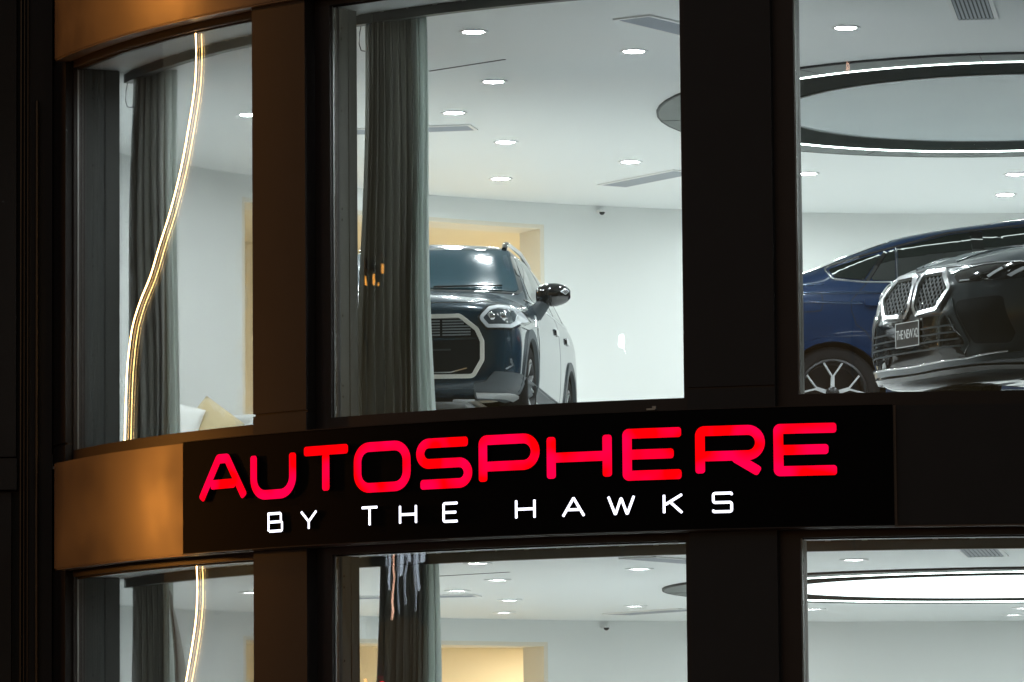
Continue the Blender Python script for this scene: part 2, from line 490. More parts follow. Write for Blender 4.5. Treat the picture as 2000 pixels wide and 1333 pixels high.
UP = [((-0.27, 36.19), 'round downlight nearest the glass in the middle bay'),
      ((-0.13, 38.65), 'second round downlight from the glass in the middle bay'),
      ((-0.47, 40.34), 'third round downlight from the glass, nearest the curtain'),
      ((-0.04, 42.11), 'fourth round downlight back from the glass, middle bay'),
      ((-0.09, 44.52), 'round downlight nearest the cream opening in the middle bay'),
      ((0.96, 37.18), 'front round downlight beside the right column of the middle bay'),
      ((1.08, 43.45), 'rear round downlight beside the right column of the middle bay'),
      ((2.53, 36.15), 'round downlight in front of the ring, right bay'),
      ((2.73, 44.35), 'round downlight behind the ring, touching the right bay frame'),
      ((4.66, 44.51), 'round downlight just behind the ring at the picture edge'),
      ((4.71, 45.97), 'round downlight farthest back in the right bay'),
      ((-2.18, 40.36), 'round downlight cut by the left column, left bay')]
FILL_LIGHTS = [(-1.85, 37.8), (-1.45, 36.0), (-1.9, 39.4), (1.62, 37.0), (2.0, 36.9), (1.65, 39.6), (2.1, 40.3), (-3.35, 39.05), (4.25, 36.2), (5.3, 34.9), (-2.0, 41.6), (-4.0, 41.2), (6.2, 38.0), (-1.6, 36.8), (1.75, 35.8), (1.9, 34.3), (3.2, 34.05), (4.6, 34.05), (-3.4, 40.2), (-3.7, 42.3), (-1.75, 42.5), (-1.55, 39.0), (-1.6, 45.0), (1.9, 38.5), (6.3, 36.0), (8.3, 37.6), (9.4, 40.4), (8.9, 43.2), (6.8, 45.3), (4.5, 35.3), (10.6, 42.4), (2.6, 46.0), (6.6, 46.4)]  # unseen downlights added to brighten the ceiling and walls
for fl in ('upper', 'lower'):
    z = Z_CEIL[fl]
    grp = 'downlights of the %s floor' % fl
    for (x, y), lb in UP:
        downlight(x, y, z, lb + (', upstairs' if fl == 'upper' else ', below the sign'), grp)
    for x, y in FILL_LIGHTS:
        downlight(x, y, z, 'added fill downlight of the %s showroom, unseen behind a column or past the frame' % fl, grp)

# radial air vents round the ring
OX, OY = 4.16, 40.31
VENTS = [(-8.6, 'slatted air vent at the front of the right bay'), (-34.5, 'slatted air vent at the front of the middle bay'),
         (-101.0, 'slatted air vent beside the curtain of the middle bay'), (-146.0, 'slatted air vent at the back of the middle bay')]
for fl in ('upper', 'lower'):
    z = Z_CEIL[fl]
    for a, lb in VENTS:
        v = empty('air_vent', (OX + 5.15 * math.sin(R(a)), OY - 5.15 * math.cos(R(a)), z), R(a))
        tag(v, lb + (', upstairs' if fl == 'upper' else ', below the sign'), 'air vent', 'air vents of the %s floor' % fl)
        f = MB(); w2, l2 = 0.165, 0.60
        f.box(-w2, -w2 + 0.03, -l2, l2, -0.012, 0.0); f.box(w2 - 0.03, w2, -l2, l2, -0.012, 0.0)
        f.box(-w2 + 0.03, w2 - 0.03, -l2, -l2 + 0.03, -0.012, 0.0); f.box(-w2 + 0.03, w2 - 0.03, l2 - 0.03, l2, -0.012, 0.0)
        f.build('frame', M['trim'], v)
        b = MB().box(-w2 + 0.03, w2 - 0.03, -l2 + 0.03, l2 - 0.03, -0.004, -0.001)
        b.build('backing', M['ventdark'], v)
        for k in range(9):
            x = -w2 + 0.045 + k * (2 * w2 - 0.09) / 8
            s = MB().obox((x, 0, -0.009), (0.008, 0, 0.003), (0, l2 - 0.032, 0), (-0.0008, 0, 0.002))
            s.build('slat', M['ventslat'], v)

# the big ring in the ceiling of each floor
for fl in ('upper', 'lower'):
    z = Z_CEIL[fl]
    o = empty('ring_light', (OX, OY, z))
    tag(o, 'large round ceiling ring with white light line and grey centre, upstairs' if fl == 'upper' else
        'large round ceiling ring with glowing white centre, floor below the sign', 'ring light')
    t = MB(); disc(t, 2.575, 2.92, -0.016); disc(t, 2.92, 2.92, -0.016, zz=0.0); t.build('outer_trim', M['ringmetal'], o, 30)
    e = MB(); disc(e, 2.918, 2.935, -0.018); disc(e, 2.935, 2.935, -0.018, zz=0.0); e.build('shadow_gap', M['ventdark'], o)
    l = MB(); l.lathe([(2.535, -0.012), (2.537, -0.021), (2.557, -0.024), (2.572, -0.021), (2.574, -0.012)], n=96); l.build('light_line', M['led'], o, 40)
    d = MB(); disc(d, 1.92, 2.533, -0.014); d.build('dark_ring', M['ringdark'], o)
    c = MB(); disc(c, 0.001, 1.90, -0.016); c.build('centre_disc', M['ringdisc'] if fl == 'upper' else M['disc'], o)
    g = MB(); disc(g, 1.898, 1.922, -0.020); g.build('disc_edge', M['ringmetal'], o)
    for k in range(12):
        a = k * math.pi / 6 + 0.35
        q = MB().obox((2.747 * math.cos(a), 2.747 * math.sin(a), -0.0175), (0.17 * math.cos(a), 0.17 * math.sin(a), 0), (-0.004 * math.sin(a), 0.004 * math.cos(a), 0), (0, 0, 0.001))
        q.build('joint', M['ventdark'], o)

def dome_camera(loc, rz, label, scale=1.0, ceiling=False):
    o = empty('dome_camera', loc, rz); o.scale = (scale,) * 3; tag(o, label, 'security camera', 'security cameras')
    b = MB()
    if ceiling:
        b.lathe([(0.001, 0.0), (0.062, 0.0), (0.064, -0.03), (0.05, -0.045), (0.001, -0.045)], n=24)
    else:
        b.obox((0, -0.05, 0.0), (0.045, 0, 0), (0, 0.05, 0), (0, 0, 0.02))
        b.lathe([(0.001, 0.02), (0.05, 0.02), (0.055, 0.0), (0.05, -0.015), (0.001, -0.015)], n=20, c=(0, -0.11, 0))
    b.build('base', M['trim'], o, 40)
    d = MB(); c = (0, 0, -0.045) if ceiling else (0, -0.11, -0.015)
    d.lathe([(0.045 * math.cos(q), -0.045 * math.sin(q)) for q in [i * math.pi / 16 for i in range(8)]] + [(0.0005, -0.045)], n=20, c=c)
    d.build('dome', M['cam_dome'] if not ceiling else M['trim'], o, 60)
    return o
M['cam_dome'] = mat_pbr('camera_dome', (0.01, 0.012, 0.012), 0.15)
for fl in ('upper', 'lower'):
    dome_camera(wp(WR - 0.005, -24.4, Z_CEIL[fl] - 0.06), R(24.4), 'small dark dome camera high on the white wall, ' + ('upstairs' if fl == 'upper' else 'floor below the sign'), 0.62)
dome_camera((2.12, 41.05, 7.552), 0, 'white dome camera hanging under the dark ring', ceiling=True)

# thin access slot line in the ceiling
for fl in ('upper', 'lower'):
    s = MB(); z = Z_CEIL[fl]
    s.obox((-0.335, 37.81, z - 0.002), (0.30, -0.28, 0), (0.008, 0.0085, 0), (0, 0, 0.0015))
    tag(s.build('ceiling_slot', M['ventdark']), 'thin dark slot in the white ceiling, ' + ('upstairs' if fl == 'upper' else 'floor below the sign'), 'slot')

# ------------------------------------------------------------------ curtains
def curtain(x, y, rz, a0, a1, b, z0, z1, folds, label, seed, sag=0.0):
    """gathered cloth: a deeply pleated sheet folded back on itself at both ends"""
    rnd = random.Random(seed)
    n, m = 30 * folds // 2, 30
    fr = [(rnd.uniform(0.35, 1.5), rnd.uniform(-0.5, 0.5)) for _ in range(folds + 2)]
    ph = [rnd.uniform(0, 6.28) for _ in range(6)]
    rings = []
    for i in range(m + 1):
        t = i / m
        z = z1 + (z0 - z1) * t
        a = a0 + (a1 - a0) * (t ** 0.9) + 0.008 * math.sin(5 * t + ph[0])
        row = []
        for k in range(n + 1):
            u = k / n; q = u * folds; ki = int(min(q, folds)); am = fr[ki][0] * (1 - (q - ki)) + fr[ki + 1][0] * (q - ki)
            xx = (2 * u - 1) * a + 0.012 * math.sin(2 * math.pi * q * 2 + ph[1]) + 0.016 * math.sin(9 * u + ph[4] + 2.2 * t) * (0.3 + t)
            yy = b * am * (0.55 + 0.45 * t) * math.sin(2 * math.pi * q + 0.7 * math.sin(2.3 * t + ph[2] + 3 * u)) + 0.02 * math.sin(5 * u + ph[3] + t)
            yy -= 0.05 * (1 - (2 * u - 1) ** 2)
            row.append((xx + 0.010 * math.sin(6 * t + ph[5]), yy, z))
        rings.append(row + [(p[0], p[1] + 0.004, p[2]) for p in row[::-1]])
    o = empty('curtain', (x, y, 0), rz); tag(o, label, 'curtain', 'curtains behind the windows')
    mb = MB(); mb.rings([r_[:n + 1] + r_[n + 1:] for r_ in rings], True, True, True)
    w_ = 2 * (n + 1); lim = int(n * 0.80)
    for i in range(m):
        for k in range(w_):
            kk = k if k <= n else w_ - 1 - k
            if kk > lim: mb.m[i * w_ + k] = 1
    mb.build('fabric', [M['curtain'], M['sheer']], o, 60)
    return o
curtain(-2.80, 37.92, R(-20), 0.185, 0.225, 0.06, 4.575, 7.56, 8, 'bunched brown-grey curtain in the left bay above the band', 1)
curtain(-0.83, 35.37, R(-20), 0.235, 0.285, 0.07, 4.575, 7.56, 10, 'bunched dark grey-green curtain in the middle bay hiding half the car', 2)
c3 = curtain(-2.83, 37.98, R(-20), 0.17, 0.20, 0.06, 0.575, 3.56, 8, 'bunched grey curtain in the left bay below the band', 3)
curtain(-0.77, 35.33, R(-20), 0.225, 0.25, 0.07, 0.575, 3.56, 10, 'bunched dark curtain in the middle bay below the sign', 4)
# the lower left curtain has slipped off its hooks: a loose flap beside it
fl_ = MB(); rr = []
for i in range(25):
    t = i / 24; z = 3.47 - 1.6 * t
    wv = [(0.17 + 0.05 * math.sin(2.2 * t) + s * (0.05 + 0.05 * math.sin(math.pi * min(1, t * 1.3)) ), -0.06 + 0.03 * math.sin(6 * s + 4 * t), z - 0.16 * s * (1 - t)) for s in [j / 8 for j in range(9)]]
    rr.append(wv + [(x, y + 0.012, zz) for x, y, zz in wv[::-1]])
fl_.rings(rr, True, True, True); fl_.build('loose_flap', M['curtain'], c3, 60)
# pull cords by the curtains
for (x, y, zt, who) in ((-1.06, 35.50, 7.53, 'middle bay'), (-3.0, 38.2, 7.53, 'left bay')):
    pts = [(x - 0.03, y, zt), (x - 0.045, y, zt - 0.08), (x - 0.05, y, zt - 0.16), (x - 0.035, y, zt - 0.21), (x - 0.0, y, zt - 0.215), (x + 0.03, y, zt - 0.19)]
    tag(MB().tube(pts, 0.004, 6).build('pull_cord', M['black'], None, 60), 'thin dark cord looping beside the curtain, ' + who, 'cord')

# ------------------------------------------------------------------ streaks of a lamp reflected in the left bay, built as glowing tubes
STREAK = [(-51.25, 7.556), (-51.2, 7.381), (-51.36, 7.151), (-51.98, 6.851), (-52.77, 6.552), (-53.85, 6.258), (-55.08, 6.003), (-56.13, 5.783), (-57.35, 5.603), (-58.29, 5.419), (-58.82, 5.19), (-59.08, 4.958), (-59.28, 4.562)]
def cr(pts, n=8):
    out = []
    P = [pts[0]] + list(pts) + [pts[-1]]
    for i in range(1, len(P) - 2):
        for k in range(n):
            t = k / n
            out.append(tuple(0.5 * ((2 * P[i][d]) + (-P[i - 1][d] + P[i + 1][d]) * t + (2 * P[i - 1][d] - 5 * P[i][d] + 4 * P[i + 1][d] - P[i + 2][d]) * t * t
                       + (-P[i - 1][d] + 3 * P[i][d] - 3 * P[i + 1][d] + P[i + 2][d]) * t ** 3) for d in range(len(P[0]))))
    out.append(tuple(pts[-1]))
    return out
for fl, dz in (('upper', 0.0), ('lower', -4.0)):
    o = empty('reflection_streak', cp(7.6, -55, 4.56 + dz))
    tag(o, 'warm white reflection streak, built as a glowing tube, curving down the left bay ' + ('above the bronze band' if fl == 'upper' else 'below the bronze band'), 'light strip', 'warm reflection streaks')
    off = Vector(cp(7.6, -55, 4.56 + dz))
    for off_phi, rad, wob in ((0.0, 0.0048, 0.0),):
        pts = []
        for p, z in cr(STREAK, 6):
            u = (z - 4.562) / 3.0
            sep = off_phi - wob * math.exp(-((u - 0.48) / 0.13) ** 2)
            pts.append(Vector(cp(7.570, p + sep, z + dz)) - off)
        MB().tube(pts, rad, 6).build('streak_tube', M['streakglow'], o, 60)

# ------------------------------------------------------------------ sofa and cushions behind the left bay
so = empty('sofa', (-2.75, 42.35, 4.56), R(-38)); tag(so, 'low white sofa against the wall behind the left bay', 'sofa')
def soft(mb, x0, x1, y0, y1, z0, z1, r=0.06, n=5):
    """box with rounded edges"""
    bm = bmesh.new(); bmesh.ops.create_cube(bm, size=1.0)
    for v in bm.verts:
        v.co = Vector(((x0 + x1) / 2 + v.co.x * (x1 - x0), (y0 + y1) / 2 + v.co.y * (y1 - y0), (z0 + z1) / 2 + v.co.z * (z1 - z0)))
    bmesh.ops.bevel(bm, geom=list(bm.edges), offset=r, segments=n, profile=0.5, affect='EDGES', clamp_overlap=True)
    bm.verts.ensure_lookup_table()
    mb.add([v.co[:] for v in bm.verts], [[v.index for v in f.verts] for f in bm.faces]); bm.free()
    return mb
soft(MB(), -0.95, 0.95, -0.42, 0.42, 0.10, 0.40).build('seat', M['sofa'], so, 40)
soft(MB(), -0.95, 0.95, 0.22, 0.46, 0.38, 0.66).build('backrest', M['sofa'], so, 40)
soft(MB(), -1.10, -0.93, -0.42, 0.46, 0.10, 0.56).build('armrest', M['sofa'], so, 40)
soft(MB(), 0.93, 1.10, -0.42, 0.46, 0.10, 0.56).build('armrest', M['sofa'], so, 40)
for sx in (-1, 1):
    for sy in (-1, 1):
        MB().box(sx * 0.9 - 0.025, sx * 0.9 + 0.025, sy * 0.36 - 0.025, sy * 0.36 + 0.025, 0, 0.11).build('leg', M['black'], so)
def cushion(loc, rot, s, mat, label):
    n = 16; v = []; f = []
    mb = MB()
    for side in (1, -1):
        g = []
        for i in range(n + 1):
            for j in range(n + 1):
                u, w = 2 * i / n - 1, 2 * j / n - 1
                pin = 1 - 0.10 * (u * u) * (1 - w * w) - 0.0
                pin2 = 1 - 0.10 * (w * w) * (1 - u * u)
                h = 0.5 * max(0.0, (1 - u ** 4) * (1 - w ** 4)) ** 0.55
                g.append((u * s[0] / 2 * pin2, side * h * s[1], w * s[2] / 2 * pin))
        fs = []
        for i in range(n):
            for j in range(n):
                a = i * (n + 1) + j
                fs.append((a, a + 1, a + n + 2, a + n + 1))
        mb.add(g, fs)
    bm = bmesh.new(); vs_ = [bm.verts.new(p) for p in mb.v]; 
    for q in mb.f: bm.faces.new([vs_[i] for i in q])
    bmesh.ops.remove_doubles(bm, verts=bm.verts, dist=1e-5)
    bmesh.ops.recalc_face_normals(bm, faces=bm.faces)
    me = bpy.data.meshes.new('cushion'); bm.to_mesh(me); bm.free(); me.shade_smooth()
    o = link('cushion', me, mat); o.location = loc; o.rotation_euler = rot
    tag(o, label, 'cushion', 'cushions on the sofa')
cushion((-2.93, 42.05, 5.09), (R(-18), R(14), R(-25)), (0.46, 0.17, 0.42), M['cush_w'], 'white cushion leaning beside the curtain on the sofa')
cushion((-2.62, 42.05, 5.07), (R(-20), R(34), R(-30)), (0.48, 0.16, 0.42), M['cush_c'], 'cream cushion tilted on the white sofa')

# ------------------------------------------------------------------ the dark neighbour at the left
nb = empty('neighbour_building', (-4.6, 38.9, 0)); tag(nb, 'dark neighbouring facade with thin upright profiles at the left edge', 'building')
def npart(mb, name, mat, smooth=None):
    mb.v = [(x + 4.6, y - 38.9, z) for x, y, z in mb.v]
    return mb.build(name, mat, nb, smooth)
npart(MB().box(-6.0, -3.62, 38.09, 38.42, 0.14, 13.0), 'wall', M['neigh'])
npart(MB().box(-6.0, -3.895, 38.00, 38.088, 4.53, 8.6), 'panel', M['neigh'])
npart(MB().box(-6.0, -3.93, 38.00, 38.088, 0.3, 4.25), 'panel', M['neigh'])
npart(MB().box(-6.0, -3.885, 37.965, 38.089, 4.27, 4.515), 'ledge', M['neigh'])
for x, w, y in ((-3.86, 0.009, 38.02), (-3.835, 0.006, 38.04), (-3.81, 0.006, 38.06)):
    npart(MB().box(x - w / 2, x + w / 2, y, 38.095, 0.2, 9.0), 'upright_profile', M['neighm'])
pz = MB(); pz.tube([(-3.735, 38.05, 0.2), (-3.735, 38.05, 7.35)], 0.015, 12); npart(pz, 'drain_pipe', M['neighm'], 60)

# ------------------------------------------------------------------ the street behind the camera, seen only as reflections in the glass
M['sodium'] = mat_emit('sodium_lamp', (1.0, 0.40, 0.06), 9.0)
M['mercury'] = mat_emit('white_lamp', (0.85, 0.95, 1.0), 60.0)
M['pinklamp'] = mat_emit('warm_lamp', (1.0, 0.55, 0.38), 14.0)
M['boxlit'] = mat_emit('lit_box', (0.75, 0.85, 1.0), 6.5)
def street_lamp(x, y, z, mat, label, w=0.5, h=0.22, name='street_lamp', cat='street lamp'):
    o = empty(name, (x, y, 0)); tag(o, label, cat, 'lamps down the road')
    MB().tube([(0, 0, 0), (0, 0, z * 0.6), (0, 0, z + 0.25)], [0.10, 0.08, 0.05], 10).build('post', M['black'], o, 60)
    MB().box(-0.16 - w / 2, 0.16 + w / 2, -0.16 - w / 2, 0.16 + w / 2, z + 0.25, z + 0.32).build('lamp_cap', M['black'], o)
    q = MB(); q.lathe([(0.002, z - h / 2), (w * 0.35, z - h * 0.4), (w / 2, z), (w * 0.4, z + h * 0.4), (0.05, z + h / 2)], n=16); q.build('lamp_globe', mat, o, 60)
street_lamp(-41.1, 23.48, 10.49, M['sodium'], 'orange street lamp nearest along the left road', 0.35, 0.26)
street_lamp(-45.58, 24.48, 10.70, M['sodium'], 'orange street lamp second along the left road', 0.4, 0.24)
street_lamp(-49.15, 22.55, 11.17, M['sodium'], 'orange street lamp third along the left road', 0.3, 0.22)
street_lamp(-53.76, 20.59, 11.59, M['sodium'], 'orange street lamp farthest along the left road', 0.3, 0.2)
street_lamp(-24.45, 5.62, 8.7, M['mercury'], 'white street lamp across the road', 0.7, 0.16)
street_lamp(-8.73, -9.7, 13.72, M['pinklamp'], 'tall warm street lamp behind the viewer', 0.35, 0.42)
M['redlamp'] = mat_emit('red_lamp', (1.0, 0.01, 0.01), 25.0)
street_lamp(-29.92, 26.96, 3.45, M['redlamp'], 'red signal lamp on a post along the left road', 0.5, 0.34, 'signal_lamp', 'signal lamp')
street_lamp(-34.22, 27.34, 3.60, M['sodium'], 'low amber lamp beside the red signal along the left road', 0.3, 0.34)
lb = empty('light_box', (-29.31, 25.38, 4.3)); tag(lb, 'blank white light box over a shop along the left road', 'light box')
rz_ = math.atan2(0.309, 0.95)
lb.rotation_euler = (0, 0, rz_)
MB().box(-0.12, -0.001, -2.4, 2.4, 0.0, 1.2).build('case', M['black'], lb)
for y0, y1, z0, z1 in ((-2.1, -1.75, 0.75, 1.15), (-1.65, -1.45, 0.55, 1.15), (-1.35, -1.28, 0.2, 1.1), (-0.95, -0.62, 0.8, 1.15), (-0.5, -0.42, 0.3, 1.15), (-0.25, 0.02, 0.65, 1.1), (0.15, 0.2, 0.1, 1.0), (0.9, 1.02, 0.5, 1.15), (1.2, 1.25, 0.8, 1.15), (1.6, 1.85, 0.9, 1.1)):
    MB().box(0.0, 0.02, y0, y1, z0, z1).build('lit_panel', M['boxlit'], lb)
MB().tube([(0.0, 0.62, 0.0), (0.0, 0.62, 1.15)], 0.06, 8).build('lit_tube', M['pinklamp'], lb)
# ------------------------------------------------------------------ the sign
RS = 7.80
sg = empty('shop_sign', cp(RS, -28.6, 3.64))
tag(sg, 'long curved black shop sign with red and white glowing letters on the band', 'sign')
SOFF = Vector(cp(RS, -28.6, 3.64))
def spart(mb, name, mat, parent=None, smooth=None):
    mb.v = [tuple(Vector(p) - SOFF) for p in mb.v]
    return mb.build(name, mat, parent or sg, smooth)
pan = MB(); arc_box(pan, 7.752, RS, -50.15, -7.05, 3.634, 4.456)
panel = spart(pan, 'sign_panel', M['sign'], smooth=30)
lip = MB(); arc_box(lip, 7.76, RS + 0.006, -50.15, -7.05, 4.4565, 4.462)
spart(lip, 'edge_trim', M['frame'], panel, smooth=30)
lip = MB(); arc_box(lip, 7.76, RS + 0.006, -50.15, -7.05, 3.627, 3.6335)
spart(lip, 'edge_trim', M['frame'], panel, smooth=30)

def rpoly(pts, rad, closed=False, seg=9):
    """polyline with rounded corners; rad is one radius or a list"""
    n = len(pts); out = []
    for i, p in enumerate(pts):
        r = rad[i] if isinstance(rad, (list, tuple)) else rad
        if (not closed and i in (0, n - 1)) or r <= 0:
            out.append(p); continue
        a = Vector(pts[i - 1]) - Vector(p); b = Vector(pts[(i + 1) % n]) - Vector(p)
        la, lb = a.length, b.length
        if la < 1e-6 or lb < 1e-6:
            out.append(p); continue
        a.normalize(); b.normalize()
        ang = a.angle(b); d = min(r / math.tan(ang / 2), la * 0.499, lb * 0.499); rr = d * math.tan(ang / 2)
        c = Vector(p) + (a + b).normalized() * (rr / math.sin(ang / 2))
        s = Vector(p) + a * d - c; e = Vector(p) + b * d - c
        a0 = math.atan2(s.y, s.x); da = (math.atan2(e.y, e.x) - a0 + math.pi) % (2 * math.pi) - math.pi
        for k in range(seg + 1):
            q = a0 + da * k / seg
            out.append((c.x + rr * math.cos(q), c.y + rr * math.sin(q)))
    if closed: out.append(out[0])
    return out
def ribbon(mb, pts, t, depth, phi0, z0, rad, cap=0.3):
    """stroke of width t along pts (s, z in metres), wrapped on the cylinder; rounded ends"""
    P = [Vector(pts[0])]
    for p in pts[1:]:
        p = Vector(p); d = (p - P[-1]).length
        k = max(1, int(d / 0.06)); q0 = P[-1].copy()
        for i in range(1, k + 1): P.append(q0 + (p - q0) * i / k)
    closed = (P[0] - P[-1]).length < 1e-6
    n = len(P); L_, R_ = [], []
    W = []
    for i in range(n):
        if closed:
            a = P[i - 1] if i > 0 else P[-2]; b = P[i + 1] if i < n - 1 else P[1]
        else:
            a = P[max(i - 1, 0)]; b = P[min(i + 1, n - 1)]
        d1 = (P[i] - a); d2 = (b - P[i])
        d1 = d1.normalized() if d1.length > 1e-9 else d2.normalized(); d2 = d2.normalized() if d2.length > 1e-9 else d1
        tn = (d1 + d2).normalized(); nr = Vector((-tn.y, tn.x))
        m = 1 / max(0.5, tn.dot(d1))
        L_.append(P[i] + nr * t / 2 * m); R_.append(P[i] - nr * t / 2 * m)
    if not closed:
        c = t * cap
        for end in (0, -1):
            e = P[end]; q = P[1] if end == 0 else P[-2]
            d = (e - q).normalized(); nr = Vector((-d.y, d.x)) * (1 if end else -1)
            ext = []
            for ang in (0.0, 30.0, 60.0, 90.0):
                ext.append((e + d * (-c + c * math.sin(R(ang))), t / 2 - c + c * math.cos(R(ang))))
            lst = [(p + nr * w, p - nr * w) for p, w in ext]
            if end == -1:
                L_.pop(); R_.pop()
                for a, b in lst: L_.append(a); R_.append(b)
            else:
                L_.pop(0); R_.pop(0)
                for a, b in lst: L_.insert(0, a); R_.insert(0, b)
    def w3(p, r): return cp(r, phi0 + math.degrees(p.x / rad), z0 + p.y)
    rr = [[w3(a, RS + 0.004), w3(a, RS + depth), w3(b, RS + depth), w3(b, RS + 0.004)] for a, b in zip(L_, R_)]
    b0 = len(mb.m)
    mb.rings(rr, True, not closed, not closed)
    for i in range(b0, len(mb.m)):
        mb.m[i] = 0 if (i - b0) % 4 == 1 and i - b0 < 4 * (len(rr) - 1) else 1
M['letter_side'] = mat_pbr('letter_return', (0.05, 0.008, 0.01), 0.4)
H_ = 0.358; T_ = 0.068
def letter(ch, p0, p1, z0, H, t, mat, depth, flush=0.0):
    w = R(p1 - p0) * (RS + depth) - t; h = H - t
    st = []
    if ch == 'A':
        w += t * 0.05
        ap = 0.10 * w if H > 0.2 else 0.0
        st = [rpoly([(-0.02 * w, 0), (w / 2 - ap, h), (w / 2 + ap, h), (w, 0)], 0.05 * h), [(0.21 * w, 0.36 * h), (0.79 * w, 0.36 * h)]]
    elif ch == 'U': st = [rpoly([(0, h), (0, 0), (w, 0), (w, h)], 0.42 * h)]
    elif ch == 'T': st = [[(0, h), (w, h)], [(0.5 * w, h - t * 0.4), (0.5 * w, 0)]]
    elif ch == 'O': st = [rpoly([(w / 2, h), (0, h), (0, 0), (w, 0), (w, h)], [0, 0.36 * h, 0.36 * h, 0.36 * h, 0.36 * h], True)]
    elif ch == 'S':
        r = 0.25 * h if H > 0.2 else 0.12 * h
        st = [rpoly([(w, h * (1.0 if H > 0.2 else 0.88)), (w, h), (0, h), (0, 0.5 * h), (w, 0.5 * h), (w, 0), (0, 0), (0, h * 0.12)][(1 if H > 0.2 else 0):(7 if H > 0.2 else 8)], r)]
    elif ch == 'P': st = [rpoly([(0, 0), (0, h), (w, h), (w, 0.36 * h), (0.05 * w, 0.36 * h)], [0, 0.03, 0.32 * h, 0.32 * h, 0])]
    elif ch == 'B': st = [rpoly([(0, 0), (0, h), (0.92 * w, h), (0.92 * w, 0.52 * h), (0.05 * w, 0.52 * h)], [0, 0.0, 0.10 * h, 0.10 * h, 0]), rpoly([(0.05 * w, 0), (w, 0), (w, 0.52 * h), (0.8 * w, 0.52 * h)], 0.10 * h)]
    elif ch == 'H': st = [[(0, 0), (0, h)], [(w, 0), (w, h)], [(0.0, 0.5 * h), (w, 0.5 * h)]]
    elif ch == 'E': st = [rpoly([(w, h), (0, h), (0, 0), (w, 0)], 0.012), [(0.02 * w, 0.5 * h), (w * (0.86 if H > 0.2 else 0.9), 0.5 * h)]]
    elif ch == 'R': st = [rpoly([(0, 0), (0, h), (w, h), (w, 0.40 * h), (0.05 * w, 0.40 * h)], [0, 0.03, 0.30 * h, 0.30 * h, 0]), [(0.56 * w, 0.38 * h), (w * 0.99, 0.0)]]
    elif ch == 'Y': st = [[(0, h), (0.5 * w, 0.42 * h), (w, h)], [(0.5 * w, 0.46 * h), (0.5 * w, 0)]]
    elif ch == 'W': st = [rpoly([(0, h), (0.27 * w, 0), (0.5 * w, 0.92 * h), (0.73 * w, 0), (w, h)], 0.004)]
    elif ch == 'K': st = [[(0, 0), (0, h)], [(w, h), (0.06 * w, 0.46 * h)], [(0.34 * w, 0.60 * h), (w, 0)]]
    mb = MB()
    for k, s in enumerate(st):
        s = [(x + t / 2, y + t / 2) for x, y in s]
        ribbon(mb, s, t, depth - 0.0006 * k, p0, z0, RS + depth)
    return spart(mb, 'letter', [mat, M['letter_side']], None, 35)
for ch, a, b in (('A', -48.40, -44.42), ('U', -44.17, -40.75), ('T', -40.42, -36.88), ('O', -36.74, -33.08), ('S', -32.72, -29.34), ('P', -28.95, -25.45),
                 ('H', -25.05, -21.48), ('E', -20.9, -17.54), ('R', -17.06, -13.48), ('E', -13.04, -9.61)):
    letter(ch, a, b, 3.980, H_, T_, M['red'], 0.030)
for ch, a, b in (('B', -42.92, -41.78), ('Y', -40.52, -39.30), ('T', -36.35, -35.18), ('H', -33.87, -32.74), ('E', -31.17, -30.19), ('H', -26.9, -25.73),
                 ('A', -24.25, -22.98), ('W', -21.78, -20.27), ('K', -18.81, -17.73), ('S', -16.24, -15.16)):
    letter(ch, a, b, 3.739, 0.145, 0.0185, M['white_l'], 0.022)

ck = MB(); arc_box(ck, 7.77, 7.83, -19.6, -19.15, 4.463, 4.475); arc_box(ck, 7.80, 7.83, -19.3, -19.1, 4.470, 4.490)
spart(ck, 'clip', M['bead'], panel)
M['taillens'] = mat_pbr('red_lens', (0.25, 0.01, 0.01), 0.1, coat=1.0)
M['chromedark'] = mat_pbr('dark_chrome', (0.30, 0.31, 0.32), 0.15, 0.95)
M['platedark'] = mat_pbr('dark_plate', (0.035, 0.04, 0.042), 0.35)
# ------------------------------------------------------------------ cars (local axes: x forward, y left, z up, origin on the floor mid-length)
def pchip(keys):
    xs = [k[0] for k in keys]; n = len(xs); m = len(keys[0]) - 1
    h = [xs[i + 1] - xs[i] for i in range(n - 1)]
    D = []
    for c in range(1, m + 1):
        ys = [k[c] for k in keys]; d = [(ys[i + 1] - ys[i]) / h[i] for i in range(n - 1)]
        t = [d[0]]
        for i in range(1, n - 1):
            t.append(0.0 if d[i - 1] * d[i] <= 0 else 2 * d[i - 1] * d[i] / (d[i - 1] + d[i]))
        t.append(d[-1]); D.append((ys, t))
    def f(x):
        x = min(max(x, xs[0]), xs[-1])
        i = 0
        while i < n - 2 and x > xs[i + 1]: i += 1
        u = (x - xs[i]) / h[i]; out = []
        for ys, t in D:
            out.append(ys[i] * (1 + 2 * u) * (1 - u) ** 2 + h[i] * t[i] * u * (1 - u) ** 2 + ys[i + 1] * u * u * (3 - 2 * u) + h[i] * t[i + 1] * u * u * (u - 1))
        return out
    return f
def chaikin(p, it):
    for _ in range(it):
        q = [p[0]]
        for a, b in zip(p[:-1], p[1:]):
            q.append((a[0] * .75 + b[0] * .25, a[1] * .75 + b[1] * .25)); q.append((a[0] * .25 + b[0] * .75, a[1] * .25 + b[1] * .75))
        q.append(p[-1]); p = q
    return p

